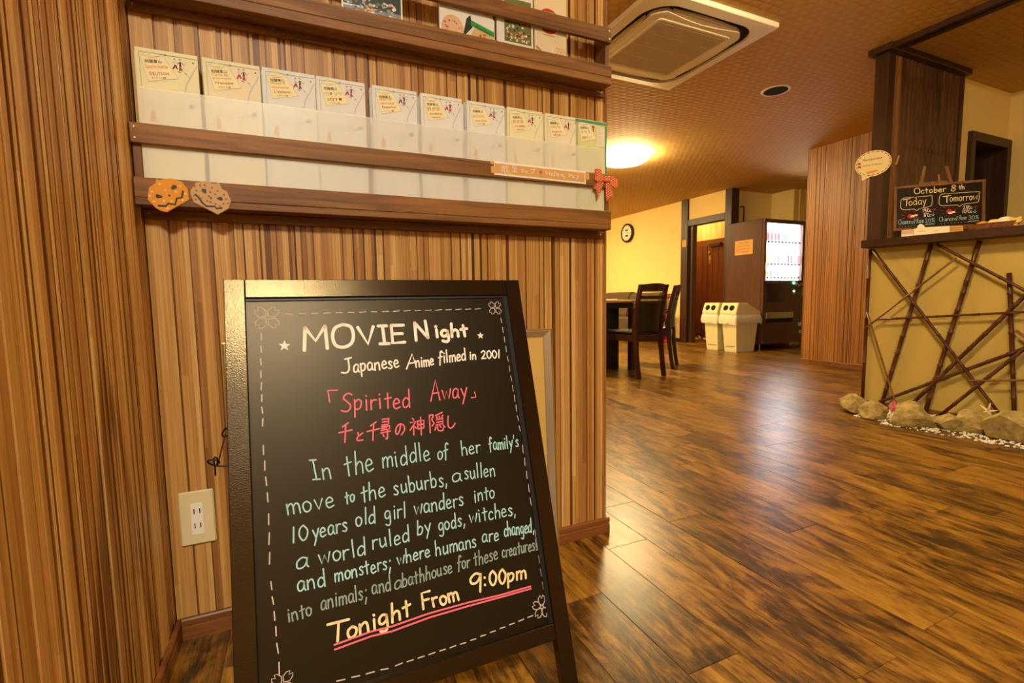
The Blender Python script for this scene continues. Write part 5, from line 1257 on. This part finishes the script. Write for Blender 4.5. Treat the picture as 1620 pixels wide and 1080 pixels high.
for x in (VX+.06, VX+VW-.06):
    for y in (VY0+.06, VY1-.06): MB().lathe([(.028, 0), (.028, .012), (.012, .016), (.012, VZ0+.01)], (x, y, 0), 12).build('foot', M['steel'], vm)
n_ = box('side_notice', M['paper_t'], (VX-.003, 4.936, 1.386), (VX-.0005, 5.242, 1.595), vm)
m = MB(); XN = lambda u, v, h: Vector((VX-.0033-h, 5.242-u, v))
printed(m, 'Other Taxi', XN, .06, 1.545, .17, .024)
for k, (a, b) in enumerate(((.03, .27), (.03, .25), (.02, .27))):
    z_ = 1.508-k*.038; u = a
    while u < b-.02: w_ = rv.uniform(.012, .03); ribbon(m, [(u, z_), (u+w_, z_)], .0032, XN); u += w_+.010
m.build('lettering', M['hair_ink'], n_)
# pipe and cable above the machine
tag(MB().tube(smoothed([Vector(p) for p in ((6.40, 5.505, 2.16), (6.44, 5.49, 2.175), (6.475, 5.49, 2.15), (6.475, 5.49, 1.95), (6.475, 5.49, 1.70))], 3), .009, 8).build('black_cable', M['iron'], smooth=True), 'black cable looping down the wall above the vending machine', 'cable')
tag(box('cable_outlet', M['plate'], (6.37, 5.500, 2.10), (6.42, 5.519, 2.18), bev=.003), 'small cream outlet where the black cable leaves the wall', 'socket')

# ------------------------------------------------------------------ recycling bins (local: front towards -x)
def make_bin():
    e = empty('recycling_bin', (0, 0, 0), 'x', 'bin')
    m = MB()
    def lay(x0, x1, y, z): return [m.bm.verts.new(p) for p in ((x0, -y, z), (x1, -y, z), (x1, y, z), (x0, y, z))]
    rings = [lay(-.168, .168, .098, 0), lay(-.172, .172, .102, .012), lay(-.215, .215, .122, .47), lay(-.235, .235, .135, .475), lay(-.238, .238, .137, .525)]
    m.bm.faces.new(rings[0][::-1]); m.bm.faces.new(rings[-1])
    for a, b in zip(rings, rings[1:]):
        for k in range(4): m.bm.faces.new((a[k], a[(k+1) % 4], b[(k+1) % 4], b[k]))
    m.build('bin_body', M['bin'], e)
    m = MB().prism([(-.240, .526), (.243, .526), (.243, .560), (-.03, .692), (-.195, .692), (-.243, .560)], 1, -.139, .139)
    bmesh.ops.bevel(m.bm, geom=list(m.bm.edges), offset=.006, segments=2, affect='EDGES')
    lid = m.build('lid', M['bin'], e)
    n_ = Vector((-.132, 0, .048)).normalized()
    for y in (-.052, .052):
        c = Vector((-.2205, y, .622)); m = MB().lathe([(.001, 0), (.039, .0), (.039, .006), (.034, .007), (.034, .001), (.001, .0012)], (0, 0, 0), 20, axis=0, M=Matrix.Translation(c) @ Matrix.Rotation(-.35+PI, 4, 'Y').inverted() if False else Matrix.Translation(c) @ Matrix.Rotation(.35, 4, 'Y') @ Matrix.Scale(-1, 4, (1, 0, 0)))
        m.build('hole_rim', M['dark_slot'], lid)
    m = MB(); r = random.Random(6)
    N = 64
    def per_(t):   # rectangle perimeter point
        P = [(-.24, -.14), (.24, -.14), (.24, .14), (-.24, .14)]; L = [.48, .28, .48, .28]; s_ = t*1.52
        for i in range(4):
            if s_ <= L[i]: f = s_/L[i]; a, b = P[i], P[(i+1) % 4]; return Vector((a[0]+(b[0]-a[0])*f, a[1]+(b[1]-a[1])*f, 0))
            s_ -= L[i]
        return Vector((*P[0], 0))
    rg_ = []
    for z_, k, w_ in ((.528, 1.0, .002), (.50, 1.05, .008), (.455, 1.08, .010), (.405, 1.06, .012)):
        rg_.append([m.bm.verts.new(per_(i/N)*(k+r.uniform(-1, 1)*w_*3)+Vector((0, 0, z_+r.uniform(-1, 1)*w_*(1.6 if z_ < .45 else .5)))) for i in range(N)])
    for a, b in zip(rg_, rg_[1:]):
        for i in range(N): m.bm.faces.new((a[i], a[(i+1) % N], b[(i+1) % N], b[i]))
    m.build('bin_bag', M['bag'], e, smooth=True)
    box('relief_line', M['dark_slot'], (-.14, -.1045, .072), (.02, -.1025, .078), e).hide_render = False
    box('relief_line', M['dark_slot'], (-.181, -.075, .076), (-.1775, .075, .082), e)
    return e
b1 = make_bin(); b2 = dup(b1)
b1.location = (5.745, 4.888, 0); b2.location = (5.755, 5.222, 0)
b1['label'] = 'cream recycling bin with two round holes, the nearer one beside the vending machine'; b2['label'] = 'cream recycling bin with two round holes, the farther one by the doorway'
for b in (b1, b2): b['group'] = 'recycling bins by the vending machine'

# ------------------------------------------------------------------ clock, pillar notice, extinguisher
ck = empty('wall_clock', (DX, 7.93, 2.06), 'round wall clock with a dark rim and cream face on the yellow wall', 'clock')
cc = Vector((DX, 7.93, 2.065))
MB().lathe([(.165, -.001), (.180, -.012), (.185, -.05), (.165, -.062), (.150, -.055), (.150, -.04), (.001, -.04)], cc, 40, axis=0).build('rim', M['darkwood'], ck, smooth=True)
MB().lathe([(.149, -.041), (.149, -.044), (.001, -.044)], cc, 40, axis=0).build('dial', M['paper'], ck)
m = MB()
for k in range(12):
    a = k*PI/6; m.box(-.0455, -.004, .118, -.0445, .004, .138, M=Matrix.Translation(cc) @ Matrix.Rotation(a, 4, 'X'))
m.build('hour_mark', M['ink'], ck)
m = MB(); m.box(-.047, -.045, .040, -.0445, .045, .068, M=Matrix.Translation(cc)); m.box(-.047, -.045, -.072, -.0445, .045, -.040, M=Matrix.Translation(cc)); m.build('dark_window', M['ink'], ck)
m = MB(); m.box(-.050, -.006, -.01, -.0475, .006, .085, M=Matrix.Translation(cc) @ Matrix.Rotation(1.75, 4, 'X')); m.box(-.052, -.004, -.02, -.0505, .004, .125, M=Matrix.Translation(cc) @ Matrix.Rotation(1.72, 4, 'X')); m.build('clock_hand', M['gold'], ck)
tag(box('pillar_notice', M['paper_t'], (DX-.0335, 6.335, 1.63), (DX-.0305, 6.425, 1.75)), 'small paper notice pinned to the dark pillar right of the yellow wall', 'notice')
fe = empty('fire_extinguisher', (6.02, 6.60, 0), 'red fire extinguisher standing at the foot of the dark pillar', 'fire extinguisher')
MB().lathe([(.075, .03), (.082, .04), (.082, .42), (.070, .48), (.030, .51), (.028, .53), (.001, .53)], (6.02, 6.60, 0), 20).build('cylinder_body', M['red'], fe, smooth=True)
MB().lathe([(.11, .0), (.11, .02), (.085, .045), (.001, .045)], (6.02, 6.60, 0), 20).build('stand_base', M['red'], fe, smooth=True)
MB().box(5.995, 6.58, .53, 6.045, 6.62, .56, bev=.004).box(5.93, 6.592, .56, 6.05, 6.608, .575, bev=.002).build('valve_handle', M['iron'], fe)
MB().tube(smoothed([Vector(p) for p in ((5.995, 6.60, .545), (5.93, 6.60, .50), (5.92, 6.60, .36), (5.935, 6.60, .22))], 4), .010, 8).build('hose', M['iron'], fe, smooth=True)
sg = tag(box('red_wall_sign', M['red'], (DX-.006, 6.70, .76), (DX-.001, 6.84, .84)), 'small red fire extinguisher sign low on the yellow wall', 'sign')
m = MB(); printed(m, '消火器', lambda u, v, h: Vector((DX-.0065-h, 6.83-u, v)), .01, .78, .12, .04); m.build('lettering', M['paper'], sg)
tag(box('wall_paper_sheet', M['paper'], (DX-.004, 6.56, .60), (DX-.001, 6.74, .735)), 'white paper sheet taped low on the yellow wall beside the pillar', 'notice')
for k, (x, y) in enumerate(((6.80, 6.72), (6.90, 6.62))):
    s_ = MB(); s_.prism([(.11*math.cos(t)+.0, .042*math.sin(t)) for t in [2*PI*i/16 for i in range(16)]], 2, 0, .014, M=Matrix.Translation((x, y, 0)) @ Matrix.Rotation(.5+k*.2, 4, 'Z'))
    sl_ = empty('slipper', (x, y, 0), 'pale slipper lying in front of the brown washroom door', 'slipper', 'slippers by the washroom door'); s_.build('sole', M['paper'], sl_)
    t_ = MB(); 
    rows_ = [[t_.bm.verts.new(Matrix.Translation((x, y, 0)) @ Matrix.Rotation(.5+k*.2, 4, 'Z') @ Vector((px_, .042*math.cos(a), .012+.040*math.sin(a)))) for a in [PI*i/8 for i in range(9)]] for px_ in (.02, .06, .09)]
    for a, b in zip(rows_, rows_[1:]):
        for i in range(8): t_.bm.faces.new((a[i], a[i+1], b[i+1], b[i]))
    t_.build('upper', M['paper'], sl_, smooth=True)

# ------------------------------------------------------------------ dining table, bench, chairs
tb = empty('dining_table', (2.85, 4.55, 0), 'oak topped dining table with a dark base behind the free end of the striped wall', 'table')
box('tabletop', M['tabletop'], (2.1, 4.20, .738), (3.45, 5.00, .765), tb, bev=.003)
box('apron', M['leather'], (2.16, 4.26, .68), (3.38, 4.94, .737), tb)
box('base_panel', M['leather'], (2.22, 4.40, .0), (3.29, 4.74, .679), tb, bev=.004)
for x, y in ((3.30, 4.20), (3.30, 4.81), (2.20, 4.20), (2.20, 4.81)): box('leg', M['darkwood'], (x, y, 0), (x+.06, y+.06, .679), tb, bev=.003)
for k, (x, y, r_, lb) in enumerate(((2.95, 4.25, .1, 'white paper sheet lying on the oak table nearest the striped wall'), (3.12, 4.38, -.3, 'white folded napkin on the oak table beside the paper sheet'))):
    o = MB().box(-.09, -.06, 0, .09, .06, .010 if k else .004, bev=.001).build('table_paper', M['paper']); o.location = (x, y, .7655); o.rotation_euler = (0, 0, r_); tag(o, lb, 'paper', 'papers on the oak table')
bn = empty('wall_bench', (5.85, 8.0, 0), 'brown leather bench running along the yellow wall under the clock', 'bench')
box('seat', M['brown_leather'], (5.50, 6.75, .12), (6.02, 9.3, .43), bn, bev=.03)
box('plinth', M['darkwood'], (5.56, 6.80, 0), (6.0, 9.28, .12), bn)
for k in range(3):
    y0 = 6.75+k*.85; m = MB().prism([(5.86, .43), (6.10, .43), (6.10, .86+.02*(k % 2)), (6.00, .875+.02*(k % 2)), (5.93, .84)], 1, y0, y0+.845)
    bmesh.ops.bevel(m.bm, geom=list(m.bm.edges), offset=.018, segments=2, affect='EDGES'); m.build('backrest', M['brown_leather'], bn)
def make_chair():
    e = empty('dining_chair', (0, 0, 0), 'x', 'chair')
    W = .178
    stile = [(-.055, 0), (-.028, .18), (-.004, .40), (.0, .50), (-.012, .64), (-.045, .80), (-.075, .915)]
    pth = smoothed([Vector((0, y, z_)) for y, z_ in stile], 3)
    for s_ in (-1, 1):
        m = MB(); rings = []
        for p in pth:
            hw = .0145; hd = .020+.008*math.exp(-((p.z-.43)/.12)**2)
            rings.append([m.bm.verts.new((s_*W+a*hw, p.y+b*hd, p.z)) for a, b in ((-1, -1), (1, -1), (1, 1), (-1, 1))])
        m.bm.faces.new(rings[0][::-1]); m.bm.faces.new(rings[-1])
        for a, b in zip(rings, rings[1:]):
            for k in range(4): m.bm.faces.new((a[k], a[(k+1) % 4], b[(k+1) % 4], b[k]))
        m.build('rear_leg', M['chairwood'], e)
        m = MB(); a = (s_*(W+.012), .40)
        r0 = [m.bm.verts.new((a[0]+u*.014, a[1]+v*.014+.012, 0)) for u, v in ((-1, -1), (1, -1), (1, 1), (-1, 1))]; r1 = [m.bm.verts.new((a[0]+u*.019, a[1]+v*.019, .405)) for u, v in ((-1, -1), (1, -1), (1, 1), (-1, 1))]
        m.bm.faces.new(r0[::-1]); m.bm.faces.new(r1)
        for k in range(4): m.bm.faces.new((r0[k], r0[(k+1) % 4], r1[(k+1) % 4], r1[k]))
        m.build('front_leg', M['chairwood'], e)
        MB().prism([(.015, .36), (.385, .36), (.385, .425), (.015, .425), ], 0, s_*W-.010+s_*.004, s_*W+.010+s_*.004).build('seat_rail', M['chairwood'], e)
    MB().box(-W+.015, -.012, .36, W-.015, .012, .42).build('seat_rail', M['chairwood'], e); MB().box(-W, .388, .36, W, .412, .42).build('seat_rail', M['chairwood'], e)
    m = MB().box(-W-.010, .02, .4255, W+.010, .42, .462, bev=.012); m.build('seat', M['leather'], e)
    def bary(z_):
        for a, b in zip(pth, pth[1:]):
            if a.z <= z_ <= b.z: return a.y+(b.y-a.y)*(z_-a.z)/(b.z-a.z)
        return pth[-1].y
    def slab(name, mat, z0, z1, th, arch=0.0):
        m = MB(); n = 10; F, R_ = [], []
        for i in range(n+1):
            x = -W+.0148+(2*W-.0296)*i/n; q = 1-(2*i/n-1)**2; cur = -.030*q; top = z1+arch*q
            F.append([m.bm.verts.new((x, bary(zz if zz < .91 else .91)+cur-th/2, zz)) for zz in (z0, (z0+top)/2, top)]); R_.append([m.bm.verts.new((x, bary(zz if zz < .91 else .91)+cur+th/2, zz)) for zz in (z0, (z0+top)/2, top)])
        for i in range(n):
            for k in range(2): m.bm.faces.new((F[i][k], F[i+1][k], F[i+1][k+1], F[i][k+1])); m.bm.faces.new((R_[i][k], R_[i][k+1], R_[i+1][k+1], R_[i+1][k]))
            m.bm.faces.new((F[i][0], R_[i][0], R_[i+1][0], F[i+1][0])); m.bm.faces.new((F[i][2], F[i+1][2], R_[i+1][2], R_[i][2]))
        for q in (0, n): m.bm.faces.new((F[q][0], F[q][1], F[q][2], R_[q][2], R_[q][1], R_[q][0]))
        m.build(name, mat, e)
    slab('top_rail', M['chairwood'], .845, .912, .020, .014); slab('back_rail', M['chairwood'], .775, .806, .014); slab('lower_rail', M['chairwood'], .725, .755, .018); slab('back_panel', M['leather'], .455, .728, .024)
    return e
c1 = make_chair(); c2 = dup(c1)
c1.location = (3.178, 3.785, 0); c1.rotation_euler = (0, 0, math.radians(7.7)); c2.location = (3.865, 4.22, 0); c2.rotation_euler = (0, 0, math.radians(40))
c1['label'] = 'dark wooden dining chair with black leather back, nearest beside the striped wall end'; c2['label'] = 'dark wooden dining chair seen edge-on behind the nearer chair'
for c in (c1, c2): c['group'] = 'dining chairs at the oak table'
# small clothes pegs on the lattice
for x, z_, lb, rt in ((3.80, 1.70, 'tiny pale wooden peg hooked on the lattice above the small blackboard', .4), (4.33, 1.62, 'tiny amber wooden peg on the lattice behind the easel', -.3)):
    o = MB().box(-.006, -.004, -.035, .006, .004, .035, bev=.002).build('wooden_peg', M['tabletop']); o.location = (x, 1.992, z_); o.rotation_euler = (0, rt, 0); tag(o, lb, 'peg')
